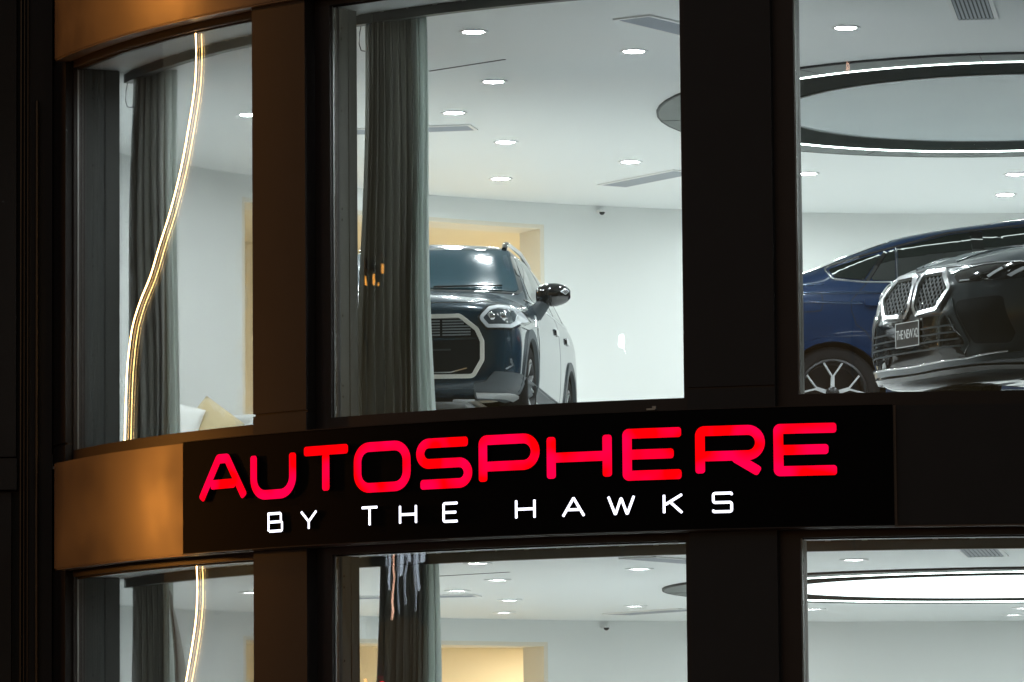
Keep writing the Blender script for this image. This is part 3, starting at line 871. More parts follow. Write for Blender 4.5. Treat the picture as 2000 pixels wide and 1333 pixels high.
class Car:
    def __init__(s, name, label, loc, yaw, secs, xr, xf, nose, tail, paint, wells, well_r, lean_f=None, lean_r=None, mats=None):
        """secs: {x: [(y, z) ...]} half sections bottom to top; nose/tail: (length, exponent, z centre)"""
        s.root = empty(name, loc, yaw); tag(s.root, label, 'car', 'cars in the upper showroom')
        keys = [[x] + [c for p in secs[x] for c in p] for x in sorted(secs)]
        f = pchip(keys); nc = len(next(iter(secs.values())))
        rings = []
        def ring(x, xx, sc, zc, lean, e2=1.0):
            v = f(x); p = [(v[2 * i], v[2 * i + 1]) for i in range(nc)]
            p = chaikin(p, 3)
            p = [(y * sc, zc + (z - zc) * sc ** e2) for y, z in p]
            full = p + [(-y, z) for y, z in p[-2:0:-1]]
            return [(xx + (lean(z) if lean else 0.0), y, z) for y, z in full]
        nl, ne, nz = nose[:3]; tl, te, tz = tail[:3]
        for k in range(17, 0, -1):
            th = R(89.3) * math.sin(k / 17 * math.pi / 2); sc = math.cos(th) ** te
            rings.append(ring(xr + tl * (1 - math.sin(th)), xr + tl - tl * math.sin(th), sc, tz, (lambda z, t=math.sin(th): lean_r(z) * t) if lean_r else None))
        x0, x1 = xr + tl, xf - nl; n = 64
        for k in range(n + 1):
            x = x0 + (x1 - x0) * k / n; rings.append(ring(x, x, 1.0, 0.5, None))
        for k in range(1, 25):
            th = R(89.3) * math.sin(k / 24 * math.pi / 2); sc = math.cos(th) ** ne
            rings.append(ring(xf - nl + nl * math.sin(th), xf - nl + nl * math.sin(th), sc, nz, (lambda z, t=math.sin(th): lean_f(z) * t) if lean_f else None, nose[3] if len(nose) > 3 else 1.0))
        mb = MB(); mb.rings(rings, True, True, True)
        s.bvh = BVHTree.FromPolygons([Vector(p) for p in mb.v], mb.f)
        body = mb.build('body', [paint, M['wellblack']], s.root, None)
        # wheel wells are cut out of the closed shell
        dg = None
        for wx, side in wells:
            cut = MB(); y0, y1 = (0.50, 1.3) if side > 0 else (-1.3, -0.50)
            cut.lathe([(0.0005, y0), (well_r, y0), (well_r, y1), (0.0005, y1)], axis='y', c=(wx, 0, 0.36), n=48, mi=1)
            co = cut.build('cutter', [paint, M['wellblack']], s.root)
            md = body.modifiers.new('cut', 'BOOLEAN'); md.operation = 'DIFFERENCE'; md.object = co; md.solver = 'EXACT'
            dg = bpy.context.evaluated_depsgraph_get()
            me = bpy.data.meshes.new_from_object(body.evaluated_get(dg))
            body.modifiers.clear()
            old = body.data; body.data = me
            bpy.data.meshes.remove(old); cm = co.data; bpy.data.objects.remove(co); bpy.data.meshes.remove(cm)
        body.data.shade_smooth(); body.data.set_sharp_from_angle(angle=R(34))
        s.body = body
    # ---- projections on the shell
    def hit(s, p, axis):
        """p: 2-d point; axis 'f' front (y,z), 'b' back (y,z), 'l'/'r' sides (x,z), 't' top (x,y)"""
        o, d = {'f': (Vector((6, p[0], p[1])), Vector((-1, 0, 0))), 'b': (Vector((-6, p[0], p[1])), Vector((1, 0, 0))),
                'l': (Vector((p[0], 6, p[1])), Vector((0, -1, 0))), 'r': (Vector((p[0], -6, p[1])), Vector((0, 1, 0))),
                't': (Vector((p[0], p[1], 6)), Vector((0, 0, -1)))}[axis]
        loc, nr, _, _ = s.bvh.ray_cast(o, d)
        if loc is None:
            loc, nr, _, _ = s.bvh.find_nearest(o + d * 5.2)
        if nr.dot(d) > 0: nr = -nr
        return loc, nr
    def patch(s, name, outline, axis, off, mat, parent=None, rings=7, dens=0.04, depth=0.012, rad=0.0, smooth=40):
        """closed outline filled with a sheet that follows the shell, with a turned-in edge"""
        if rad: outline = rpoly(outline, rad, True, 5)[:-1]
        P = []
        for a, b in zip(outline, outline[1:] + outline[:1]):
            d = math.hypot(b[0] - a[0], b[1] - a[1]); k = max(1, int(math.ceil(d / dens)))
            for i in range(k): P.append((a[0] + (b[0] - a[0]) * i / k, a[1] + (b[1] - a[1]) * i / k))
        c = (sum(p[0] for p in P) / len(P), sum(p[1] for p in P) / len(P))
        rr = []
        def ringat(t, o):
            out = []
            for p in P:
                q = (c[0] + (p[0] - c[0]) * t, c[1] + (p[1] - c[1]) * t)
                l, n = s.hit(q, axis); out.append(l + n * o)
            return out
        rr.append(ringat(1.0, off - depth))
        for i in range(rings): rr.append(ringat(1 - i / rings if i else 1.0, off))
        mb = MB(); n = len(P); mb.rings(rr, True)
        l, nn = s.hit(c, axis); mb.v.append(tuple(l + nn * off)); ci = len(mb.v) - 1
        base = rings * n
        for j in range(n): mb.f.append((base + j, base + (j + 1) % n, ci)); mb.m.append(0)
        return mb.build(name, mat, parent or s.root, smooth)
    def strip(s, name, path, axis, width, off, mat, parent=None, closed=False, height=0.008, dens=0.04, rad=0.0):
        """raised band of given width along a path on the shell"""
        if rad: path = rpoly(path, rad, closed, 5)
        elif closed: path = list(path) + [path[0]]
        P = []
        for a, b in zip(path[:-1], path[1:]):
            d = math.hypot(b[0] - a[0], b[1] - a[1]); k = max(1, int(math.ceil(d / dens)))
            for i in range(k): P.append((a[0] + (b[0] - a[0]) * i / k, a[1] + (b[1] - a[1]) * i / k))
        if not closed: P.append(path[-1])
        n = len(P); rr = []
        for i in range(n):
            a = P[i - 1] if (i > 0 or closed) else P[i]; b = P[(i + 1) % n] if (i < n - 1 or closed) else P[i]
            tx, ty = b[0] - a[0], b[1] - a[1]; L = math.hypot(tx, ty) or 1.0; nx, ny = -ty / L, tx / L
            row = []
            for w, o in ((-0.5, off - height), (-0.42, off), (0.42, off), (0.5, off - height)):
                l, nr = s.hit((P[i][0] + nx * w * width, P[i][1] + ny * w * width), axis); row.append(l + nr * o)
            rr.append(row)
        if closed: rr.append(rr[0])
        mb = MB(); mb.rings(rr, True, not closed, not closed)
        return mb.build(name, mat, parent or s.root, 40)
    def bead(s, name, path, axis, rad, mat, parent=None, off=0.0, dens=0.05):
        pts = []
        for a, b in zip(path[:-1], path[1:]):
            d = math.hypot(b[0] - a[0], b[1] - a[1]); k = max(1, int(math.ceil(d / dens)))
            for i in range(k):
                l, n = s.hit((a[0] + (b[0] - a[0]) * i / k, a[1] + (b[1] - a[1]) * i / k), axis); pts.append(l + n * off)
        l, n = s.hit(path[-1], axis); pts.append(l + n * off)
        return MB().tube(pts, rad, 10).build(name, mat, parent or s.root, 60)
    def wheel(s, x, side, yc, r, rr_, w, spokes, rimmat, fork=True, two=None):
        yo = side * yc
        h = MB(); sg_ = side
        h.lathe([(rr_, yo - sg_ * w), (r - 0.03, yo - sg_ * w), (r, yo - sg_ * (w - 0.03)), (r, yo - sg_ * 0.035), (r - 0.015, yo - sg_ * 0.01), (r - 0.04, yo + sg_ * 0.002), (rr_ + 0.02, yo), (rr_, yo - sg_ * 0.012), (rr_ - 0.01, yo - sg_ * 0.04)], axis='y', c=(x, 0, r), n=56)
        wh = h.build('wheel', M['tyre'], s.root, 50)
        rim = MB()
        rim.lathe([(rr_ + 0.004, yo - sg_ * 0.004), (rr_ - 0.012, yo + sg_ * 0.001), (rr_ - 0.022, yo - sg_ * 0.012), (rr_ - 0.03, yo - sg_ * w * 0.7), (0.07, yo - sg_ * w * 0.72)], axis='y', c=(x, 0, r), n=56)
        rim.build('rim', rimmat[0], wh, 50)
        for k in range(spokes):
            a = 2 * math.pi * k / spokes + 0.30
            sp = MB()
            def pt(rad, ang, dy): return (x + rad * math.cos(ang), yo - sg_ * dy, r + rad * math.sin(ang))
            def leg(r0, a0, w0, r1, a1, w1, d0, d1):
                b = []
                for rad, ang, ww, dd in ((r0, a0, w0, d0), (r1, a1, w1, d1)):
                    t = ww / rad / 2
                    b.append([pt(rad, ang - t, dd), pt(rad, ang + t, dd), pt(rad, ang + t * 1.1, dd + 0.03), pt(rad, ang - t * 1.1, dd + 0.03)])
                sp.rings(b, True, True, True)
            if fork:
                leg(0.045, a, 0.032, rr_ * 0.52, a, 0.026, 0.035, 0.022)
                leg(rr_ * 0.50, a - 0.02, 0.014, rr_ - 0.012, a - 0.30, 0.014, 0.022, 0.006)
                leg(rr_ * 0.50, a + 0.02, 0.014, rr_ - 0.012, a + 0.30, 0.014, 0.022, 0.006)
            else:
                leg(0.045, a, 0.05, rr_ - 0.012, a, 0.075, 0.03, 0.006)
            sp.build('spoke', rimmat[1], wh)
        hub = MB(); hub.lathe([(0.0005, yo - sg_ * 0.018), (0.035, yo - sg_ * 0.02), (0.055, yo - sg_ * 0.032), (0.06, yo - sg_ * 0.06)], axis='y', c=(x, 0, r), n=24)
        hub.build('hub_cap', rimmat[0], wh, 40)
        return wh
    def arch(s, x, side, r0, r1, off, mat, zc=0.36, a0=-8, a1=188):
        pts = [(x + (r0 + r1) / 2 * math.cos(R(a)), zc + (r0 + r1) / 2 * math.sin(R(a))) for a in range(a0, a1 + 1, 7)]
        return s.strip('arch_trim', pts, 'l' if side > 0 else 'r', r1 - r0, off, mat, height=0.03)

M['wellblack'] = mat_pbr('wheel_well', (0.01, 0.01, 0.01), 0.8)
M['tyre'] = mat_pbr('tyre_rubber', (0.010, 0.010, 0.011), 0.85, spec=0.15, bump=0.2, bscale=120)
M['rimdark'] = mat_pbr('dark_rim', (0.03, 0.032, 0.035), 0.3, 0.6)
M['rimsilver'] = mat_pbr('machined_rim', (0.72, 0.74, 0.76), 0.35, 0.6)
M['plastic'] = mat_pbr('grey_plastic', (0.045, 0.06, 0.07), 0.5, noise=0.1, bump=0.05, bscale=200)
M['slatgrey'] = mat_pbr('slat_grey', (0.22, 0.25, 0.27), 0.4)
M['grille_black'] = mat_pbr('grille_black', (0.007, 0.011, 0.014), 0.5, spec=0.25, noise=0.3, nscale=20)
M['gloss'] = mat_pbr('gloss_black', (0.006, 0.007, 0.008), 0.08, coat=1.0)
M['chrome'] = mat_pbr('satin_chrome', (0.72, 0.73, 0.74), 0.18, 0.95)
M['cghrome'] = mat_pbr('pale_champagne_frame', (0.84, 0.82, 0.75), 0.4, 0.0)
M['silver'] = mat_pbr('silver_paint', (0.60, 0.62, 0.62), 0.3, 0.4)
M['carglass'] = mat_pbr('tinted_glass', (0.006, 0.010, 0.010), 0.04, coat=1.0)
M['seam'] = mat_pbr('panel_gap', (0.004, 0.004, 0.005), 0.8)
M['screen'] = mat_pbr('dusty_windscreen', (0.007, 0.036, 0.052), 0.16, spec=0.6, coat=0.12, noise=0.6, nscale=70, rvar=0.05)
M['lens'] = mat_pbr('lamp_lens', (0.05, 0.065, 0.075), 0.08, coat=1.0, noise=0.5, nscale=9)
M['drl'] = mat_pbr('frosted_light_guide', (0.72, 0.76, 0.80), 0.25, coat=0.5)
M['paint_mini'] = mat_pbr('dark_teal_paint', (0.007, 0.027, 0.044), 0.26, 0.2, spec=0.3, coat=0.8)
M['paint_blue'] = mat_pbr('deep_blue_paint', (0.0015, 0.0165, 0.055), 0.28, 0.2, spec=0.25, coat=0.55)
M['crease_glint'] = mat_pbr('deep_blue_crease_glint', (0.010, 0.04, 0.10), 0.15, 0.6, coat=1.0)  # lighter than the body paint: crease highlights put into the colour
M['paint_grey'] = mat_pbr('dark_grey_paint', (0.042, 0.056, 0.064), 0.28, 0.25, coat=1.0)
M['amber'] = mat_pbr('amber_reflector', (0.8, 0.33, 0.05), 0.3)
M['plateglow'] = mat_emit('glowing_plate_print', (0.55, 0.58, 0.58), 0.8)  # emissive print, though the plate is no lamp

def seams(car, name, paths, axis, w=0.008, mat=None):
    for p in paths: car.strip(name, p, axis, w, 0.0012, mat or M['seam'], height=0.004)

# ---- small dark crossover in the middle bay
MS = {
 -2.2: [(0, .26), (.74, .26), (.84, .34), (.86, .62), (.85, .80), (.83, .95), (.78, 1.08), (.66, 1.14), (.3, 1.17), (0, 1.18)],
 -2.02: [(0, .24), (.76, .24), (.88, .34), (.905, .62), (.895, .85), (.88, 1.00), (.80, 1.12), (.60, 1.47), (.4, 1.53), (0, 1.545)],
 -1.7: [(0, .22), (.78, .22), (.90, .33), (.918, .64), (.91, .88), (.895, 1.03), (.845, 1.13), (.635, 1.525), (.5, 1.575), (0, 1.60)],
 -0.7: [(0, .20), (.78, .20), (.895, .32), (.918, .65), (.91, .88), (.895, 1.02), (.86, 1.10), (.655, 1.555), (.5, 1.61), (0, 1.64)],
 0.15: [(0, .20), (.78, .20), (.895, .32), (.918, .65), (.91, .88), (.895, 1.01), (.865, 1.08), (.655, 1.545), (.5, 1.60), (0, 1.625)],
 0.35: [(0, .20), (.78, .20), (.895, .32), (.918, .65), (.91, .88), (.895, 1.00), (.865, 1.07), (.675, 1.47), (.5, 1.535), (0, 1.57)],
 0.95: [(0, .20), (.78, .20), (.895, .31), (.918, .65), (.91, .86), (.895, .96), (.865, 1.02), (.80, 1.10), (.5, 1.16), (0, 1.185)],
 1.10: [(0, .20), (.78, .20), (.895, .31), (.918, .65), (.91, .84), (.89, .93), (.86, .99), (.78, 1.05), (.5, 1.12), (0, 1.14)],
 1.90: [(0, .22), (.76, .22), (.88, .32), (.905, .60), (.895, .76), (.88, .85), (.85, .91), (.76, .965), (.5, 1.02), (0, 1.045)],
 2.215: [(0, .22), (.76, .22), (.88, .32), (.905, .60), (.895, .76), (.88, .84), (.85, .895), (.76, .94), (.5, .97), (0, .98)],
}
mini = Car('crossover_car', 'small dark teal crossover car facing the street behind the curtain', (-0.593, 38.232, 4.56), R(-96.75), MS, -2.215, 2.215,
           (0.36, 0.20, 0.60), (0.30, 0.22, 0.7), M['paint_mini'], [(1.365, 1), (1.365, -1), (-1.33, 1), (-1.33, -1)], 0.40)
# glass
mini.patch('windscreen', [(-.60, 1.545), (.60, 1.545), (.755, 1.155), (.5, 1.175), (0, 1.195), (-.5, 1.175), (-.755, 1.155)], 'f', 0.004, M['screen'], rings=10, rad=0.03)
wsb = mini.strip('screen_border', [(-.615, 1.560), (.615, 1.560), (.775, 1.14), (.5, 1.16), (0, 1.18), (-.5, 1.16), (-.775, 1.14)], 'f', 0.03, 0.003, M['gloss'], closed=True, height=0.004, rad=0.03)
for sd, ax in ((1, 'l'), (-1, 'r')):
    mini.patch('side_window', [(.78, 1.10), (.24, 1.50), (-.55, 1.535), (-.58, 1.115)], ax, 0.003, M['carglass'], rad=0.03)
    mini.patch('side_window', [(-.64, 1.115), (-.61, 1.535), (-1.25, 1.53), (-1.32, 1.13)], ax, 0.003, M['carglass'], rad=0.03)
    mini.patch('side_window', [(-1.40, 1.135), (-1.33, 1.525), (-1.78, 1.45), (-1.92, 1.18)], ax, 0.003, M['carglass'], rad=0.03)
    mini.strip('belt_trim', [(.95, 1.075), (0, 1.085), (-1.2, 1.11), (-1.95, 1.14)], ax, 0.02, 0.006, M['chrome'])
    mini.patch('door_panel', [(.86, .40), (.90, .95), (.80, 1.05), (-.57, 1.085), (-.60, .36)], ax, 0.003, M['paint_mini'], rad=0.05)
    mini.patch('door_panel', [(-.62, .36), (-.59, 1.085), (-1.35, 1.10), (-1.30, .86), (-.95, .62), (-.90, .40)], ax, 0.003, M['paint_mini'], rad=0.05)
    for hx in (-.40, -1.17):
        mini.patch('door_handle', [(hx - .10, .935), (hx + .10, .935), (hx + .10, .985), (hx - .10, .985)], ax, 0.018, M['gloss'], rad=0.02)
    mini.arch(1.365, sd, 0.375, 0.455, 0.014, M['plastic'])
    mini.arch(-1.33, sd, 0.375, 0.455, 0.014, M['plastic'])
    mini.strip('sill_cladding', [(.98, .32), (-.92, .32)], ax, 0.16, 0.012, M['plastic'])
    mini.wheel(1.365, sd, 0.905, 0.345, 0.235, 0.22, 5, (M['rimdark'], M['rimsilver']))
    mini.wheel(-1.33, sd, 0.905, 0.345, 0.235, 0.22, 5, (M['rimdark'], M['rimsilver']))
    # roof rail
    rl = MB(); rl.tube([(.20, sd * .565, 1.565), (.12, sd * .565, 1.612), (-.02, sd * .568, 1.632), (-.8, sd * .57, 1.648), (-1.5, sd * .56, 1.612), (-1.66, sd * .555, 1.55)], [.022, .026, .020, .020, .02, .02], 10)
    rl.build('roof_rail', M['gloss'], mini.root, 60)
    # mirror
    mr_ = MB(); rings_ = []
    for k in range(15):
        t = k / 14; sc = max(0.03, math.sin(math.pi * min(1, max(0, t * 0.9 + 0.08))) ** 0.42)
        rings_.append([(0.80 + 0.085 * sc * math.cos(q) * (1 if math.cos(q) > 0 else 0.55), sd * (.885 + .265 * t), 1.135 + .092 * sc * math.sin(q)) for q in [i * math.pi / 10 for i in range(20)]])
    mr_.rings(rings_, True, True, True); mo = mr_.build('wing_mirror', M['gloss'], mini.root, 60)
    ft = MB(); ft.tube([(.80, sd * .865, .985), (.80, sd * .90, 1.02), (.80, sd * .95, 1.08)], [.07, .06, .05], 12); ft.build('mirror_foot', M['plastic'], mo, 60)
    tr_ = MB(); tr_.tube([(.885, sd * 1.085, 1.15), (.878, sd * 1.12, 1.17), (.862, sd * 1.145, 1.153), (.872, sd * 1.12, 1.128), (.885, sd * 1.085, 1.15)], .004, 6); tr_.build('indicator_line', M['drl'], mo, 60)
    # lamp: housing, frosted frame, dark core
    O = [(.60, .82), (.665, .905), (.73, .925), (.86, .922), (.90, .87), (.895, .79), (.845, .738), (.665, .735)]
    O = [(y * sd, z) for y, z in O]
    hl = mini.patch('headlight', O, 'f', 0.006, M['lens'], rad=0.03, rings=6)
    mini.strip('light_guide', [(sd * y, z) for y, z in [(.625, .82), (.685, .888), (.74, .905), (.85, .90), (.877, .86), (.872, .80), (.838, .762), (.678, .757)]], 'f', 0.028, 0.014, M['drl'], hl, closed=True, rad=0.025)
    mini.strip('bezel', O, 'f', 0.012, 0.010, M['gloss'], hl, closed=True, rad=0.03)
    for yy in (.70, .78):
        pj = MB(); l_, n_ = mini.hit((sd * yy, .83), 'f'); pj.lathe([(0.0005, l_.x + 0.012), (0.025, l_.x + 0.010), (0.032, l_.x + 0.003)], axis='x', c=(0, l_.y, l_.z), n=16); pj.build('projector', M['chrome'], hl, 50)
    # lower corner cladding and fog strip
    mini.patch('bumper_cladding', [(sd * y, z) for y, z in [(.66, .345), (.72, .42), (.90, .42), (.91, .24), (.56, .235), (.57, .33)]], 'f', 0.014, M['plastic'], rad=0.02)
    mini.strip('bumper_blade', [(sd * .58, .262), (sd * .74, .262), (sd * .86, .268)], 'f', 0.03, 0.024, M['silver'])
    mini.strip('air_curtain', [(sd * .80, .44), (sd * .845, .47), (sd * .835, .52)], 'f', 0.012, 0.006, M['chrome'])
    mini.strip('side_scuttle', [(1.05, .86), (.98, .97), (.90, .86), (1.02, .73)], ax, 0.012, 0.006, M['chrome'], rad=0.02)
# grille
GO = [(-.47, .835), (.47, .835), (.595, .735), (.635, .645), (.635, .505), (.565, .385), (-.565, .385), (-.635, .505), (-.635, .645), (-.595, .735)]
gp = mini.patch('grille', GO, 'f', 0.004, M['grille_black'], rings=8, rad=0.04)
mini.strip('grille_frame', GO, 'f', 0.033, 0.018, M['cghrome'], gp, closed=True, rad=0.04, height=0.016)
for k in range(6):
    z = .800 - k * .021
    for y0, y1 in ((-.55, -.34), (-.32, -.02), (.02, .32), (.34, .55)):
        if k < 2: y0, y1 = max(y0, -.50), min(y1, .50)
        mini.strip('slat', [(y0, z), (y1, z)], 'f', 0.011, 0.014, M['slatgrey'], gp)
mini.strip('sensor_bar', [(-.60, .665), (.60, .665)], 'f', 0.022, 0.010, M['paint_mini'], gp)
mini.strip('lower_bar', [(-.40, .585), (.40, .585)], 'f', 0.012, 0.010, M['plastic'], gp)
mini.strip('grille_lip', [(-.52, .445), (-.40, .415), (.40, .415), (.52, .445)], 'f', 0.010, 0.010, M['chrome'], gp)
mini.strip('hood_line', [(-.90, .93), (-.7, .955), (-.4, .945), (0, .945), (.4, .945), (.7, .955), (.90, .93)], 'f', 0.008, 0.0015, M['seam'])
mini.strip('front_blade', [(-.50, .215), (.50, .215)], 'f', 0.035, 0.030, M['silver'])
mini.strip('front_blade_end', [(.40, .222), (.56, .222)], 'f', 0.05, 0.034, M['silver'])
for w in ((.10, .62), (-.62, -.12)):
    wp_ = MB(); pts = []
    for k in range(9):
        y = w[0] + (w[1] - w[0]) * k / 8; l_, n_ = mini.hit((y, 1.19 + 0.012 * k / 8), 'f'); pts.append(l_ + n_ * 0.014)
    wp_.tube(pts, 0.007, 6); wp_.build('wiper', M['seam'], mini.root, 60)
mini.patch('rear_window', [(-.55, 1.48), (.55, 1.48), (.68, 1.16), (-.68, 1.16)], 'b', 0.004, M['carglass'], rad=0.03)
for sd in (1, -1):
    mini.patch('tail_light', [(sd * .62, .80), (sd * .82, .80), (sd * .80, 1.05), (sd * .64, 1.05)], 'b', 0.008, M['taillens'], rad=0.02)

# ---- deep blue coupe-roofed SUV in the right bay
BS = {
 -2.42: [(0, .36), (.80, .36), (.92, .46), (.965, .70), (.965, .92), (.93, 1.06), (.86, 1.14), (.70, 1.17), (.4, 1.19), (0, 1.195)],
 -2.00: [(0, .30), (.82, .30), (.95, .42), (1.00, .72), (.995, .98), (.96, 1.12), (.89, 1.20), (.72, 1.245), (.45, 1.265), (0, 1.275)],
 -1.50: [(0, .27), (.84, .27), (.97, .40), (1.005, .74), (1.0, 1.02), (.975, 1.16), (.91, 1.245), (.74, 1.34), (.50, 1.385), (0, 1.41)],
 -1.18: [(0, .26), (.84, .26), (.967, .38), (1.0, .74), (.998, 1.02), (.975, 1.165), (.92, 1.25), (.71, 1.46), (.50, 1.515), (0, 1.54)],
 -0.70: [(0, .25), (.84, .25), (.965, .37), (1.0, .74), (.995, 1.02), (.975, 1.165), (.925, 1.25), (.69, 1.61), (.48, 1.672), (0, 1.70)],
 -0.10: [(0, .25), (.84, .25), (.96, .37), (.995, .74), (.99, 1.01), (.97, 1.16), (.925, 1.245), (.67, 1.71), (.46, 1.77), (0, 1.80)],
 0.40: [(0, .25), (.84, .25), (.96, .37), (.995, .74), (.99, 1.00), (.97, 1.15), (.925, 1.235), (.67, 1.755), (.46, 1.82), (0, 1.85)],
 0.75: [(0, .25), (.84, .25), (.96, .37), (.995, .74), (.99, .99), (.97, 1.13), (.92, 1.22), (.69, 1.70), (.46, 1.77), (0, 1.80)],
 1.35: [(0, .25), (.84, .25), (.97, .37), (1.0, .74), (.99, .96), (.965, 1.08), (.91, 1.16), (.80, 1.23), (.5, 1.28), (0, 1.30)],
 2.00: [(0, .26), (.82, .26), (.95, .38), (.99, .68), (.975, .86), (.94, .97), (.87, 1.04), (.75, 1.09), (.45, 1.12), (0, 1.13)],
 2.47: [(0, .28), (.80, .28), (.92, .38), (.96, .62), (.945, .80), (.91, .88), (.83, .94), (.70, .97), (.4, .99), (0, 1.0)],
}
blue = Car('blue_car', 'deep blue sloping-roofed car seen from its side in the right bay', (3.784, 38.682, 4.56), R(5.0), BS, -2.36, 2.47,
           (0.45, 0.25, 0.62), (0.40, 0.25, 0.75), M['paint_blue'], [(1.59, 1), (1.59, -1), (-1.385, 1), (-1.385, -1)], 0.425)
for sd, ax in ((1, 'l'), (-1, 'r')):
    QT = [(-1.375, 1.368), (-1.345, 1.295), (-1.12, 1.268), (-.94, 1.50), (-1.10, 1.465)]
    DG = [(-1.07, 1.268), (-.89, 1.515), (-.84, 1.54), (-.87, 1.265)]
    RG_ = [(-.85, 1.265), (-.82, 1.545), (-.40, 1.655), (-.23, 1.675), (-.24, 1.262)]
    FG = [(-.15, 1.26), (-.14, 1.69), (.30, 1.725), (.70, 1.66), (1.20, 1.235)]
    for w_ in (QT, DG, RG_, FG):
        blue.patch('side_window', w_, ax, 0.004, M['carglass'], rad=0.015, dens=0.03)
    blue.strip('window_surround', [(-1.12, 1.475), (-1.36, 1.405), (-1.40, 1.37), (-1.365, 1.28), (-1.13, 1.25), (-.2, 1.245), (1.2, 1.225)], ax, 0.014, 0.008, M['chrome'], rad=0.03)
    blue.strip('window_surround', [(-1.38, 1.40), (-1.08, 1.49), (-.80, 1.565), (-.40, 1.672), (.30, 1.745), (.72, 1.675)], ax, 0.018, 0.006, M['seam'], rad=0.03)
    blue.strip('window_bar', [(-1.095, 1.26), (-.915, 1.51)], ax, 0.03, 0.008, M['gloss'])
    blue.strip('window_bar', [(-.86, 1.255), (-.83, 1.545)], ax, 0.010, 0.008, M['chromedark'])
    blue.strip('window_bar', [(-.195, 1.255), (-.185, 1.68)], ax, 0.11, 0.0065, M['gloss'])
    seams(blue, 'panel_gap', [[(-1.10, 1.245), (-1.17, 1.17), (-1.235, 1.10), (-1.235, 1.02), (-1.20, .91), (-1.13, .86), (-.98, .62), (-.95, .40), (-.20, .38)], [(-.19, 1.245), (-.20, .40)], [(1.12, 1.20), (1.10, .44)],
                               [(-1.465, 1.145), (-1.455, 1.08), (-1.475, 1.02), (-1.64, 1.005)]], ax)
    blue.bead('shoulder_crease', [(-2.0, 1.150), (-1.62, 1.161), (-.96, 1.166), (.9, 1.13)], ax, 0.011, M['crease_glint'])
    blue.bead('waist_crease', [(-1.95, 1.09), (-1.63, 1.092), (-1.15, 1.081)], ax, 0.010, M['crease_glint'])
    blue.bead('haunch_crease', [(-1.95, 1.20), (-1.75, 1.215), (-1.60, 1.225), (-1.44, 1.235)], ax, 0.010, M['crease_glint'])
    for hx in (-1.02, .20):
        blue.patch('door_handle', [(hx - .115, 1.055), (hx + .115, 1.055), (hx + .115, 1.112), (hx - .115, 1.112)], ax, 0.032, M['paint_blue'], rad=0.02)
    blue.arch(-1.385, sd, 0.415, 0.460, 0.014, M['paint_blue'])
    blue.arch(1.59, sd, 0.415, 0.460, 0.014, M['paint_blue'])
    blue.wheel(-1.385, sd, 0.975, 0.375, 0.268, 0.26, 5, (M['rimdark'], M['rimsilver']))
    blue.wheel(1.59, sd, 0.975, 0.375, 0.268, 0.26, 5, (M['rimdark'], M['rimsilver']))
    blue.strip('sill_cladding', [(1.15, .36), (-.92, .36)], ax, 0.10, 0.010, M['plastic'])
    blue.patch('headlight', [(sd * y, z) for y, z in [(.50, .76), (.84, .82), (.86, .72), (.52, .68)]], 'f', 0.008, M['lens'], rad=0.02)
    blue.patch('tail_light', [(sd * y, z) for y, z in [(.35, 1.02), (.86, 1.04), (.88, .95), (.40, .93)]], 'b', 0.008, M['taillens'], rad=0.02)
blue.patch('windscreen', [(-.60, 1.74), (.60, 1.74), (.76, 1.32), (-.76, 1.32)], 'f', 0.004, M['carglass'], rad=0.03)
blue.patch('rear_window', [(-.55, 1.62), (.55, 1.62), (.62, 1.32), (-.62, 1.32)], 'b', 0.004, M['carglass'], rad=0.03)
blue.patch('grille', [(-.38, .78), (.38, .78), (.42, .60), (.34, .46), (-.34, .46), (-.42, .60)], 'f', 0.006, M['gloss'], rad=0.03)

# ---- dark grey compact SUV with the double grille, right bay
XS = {
 -2.27: [(0, .34), (.76, .34), (.86, .42), (.90, .64), (.89, .82), (.86, .95), (.80, 1.03), (.66, 1.08), (.4, 1.11), (0, 1.12)],
 -1.9: [(0, .28), (.78, .28), (.89, .38), (.925, .66), (.92, .86), (.89, 1.00), (.83, 1.08), (.64, 1.26), (.4, 1.31), (0, 1.33)],
 -1.0: [(0, .24), (.78, .24), (.89, .35), (.922, .68), (.915, .90), (.89, 1.02), (.845, 1.10), (.63, 1.49), (.4, 1.54), (0, 1.57)],
 0.0: [(0, .23), (.78, .23), (.885, .34), (.918, .68), (.91, .90), (.89, 1.00), (.85, 1.08), (.63, 1.53), (.4, 1.575), (0, 1.60)],
 0.35: [(0, .23), (.78, .23), (.885, .34), (.918, .68), (.91, .90), (.89, 1.00), (.85, 1.07), (.65, 1.47), (.4, 1.53), (0, 1.56)],
 1.05: [(0, .23), (.78, .23), (.89, .34), (.92, .68), (.91, .88), (.89, .98), (.845, 1.06), (.74, 1.12), (.46, 1.165), (0, 1.185)],
 1.70: [(0, .16), (.78, .16), (.89, .28), (.92, .64), (.91, .86), (.885, .96), (.84, 1.02), (.72, 1.08), (.45, 1.12), (0, 1.14)],
 2.10: [(0, .12), (.78, .12), (.88, .24), (.91, .60), (.90, .82), (.87, .91), (.81, .965), (.66, 1.02), (.42, 1.055), (0, 1.075)],
 2.28: [(0, .10), (.78, .10), (.88, .22), (.905, .56), (.89, .80), (.86, .88), (.79, .94), (.64, .99), (.40, 1.025), (0, 1.04)],
}
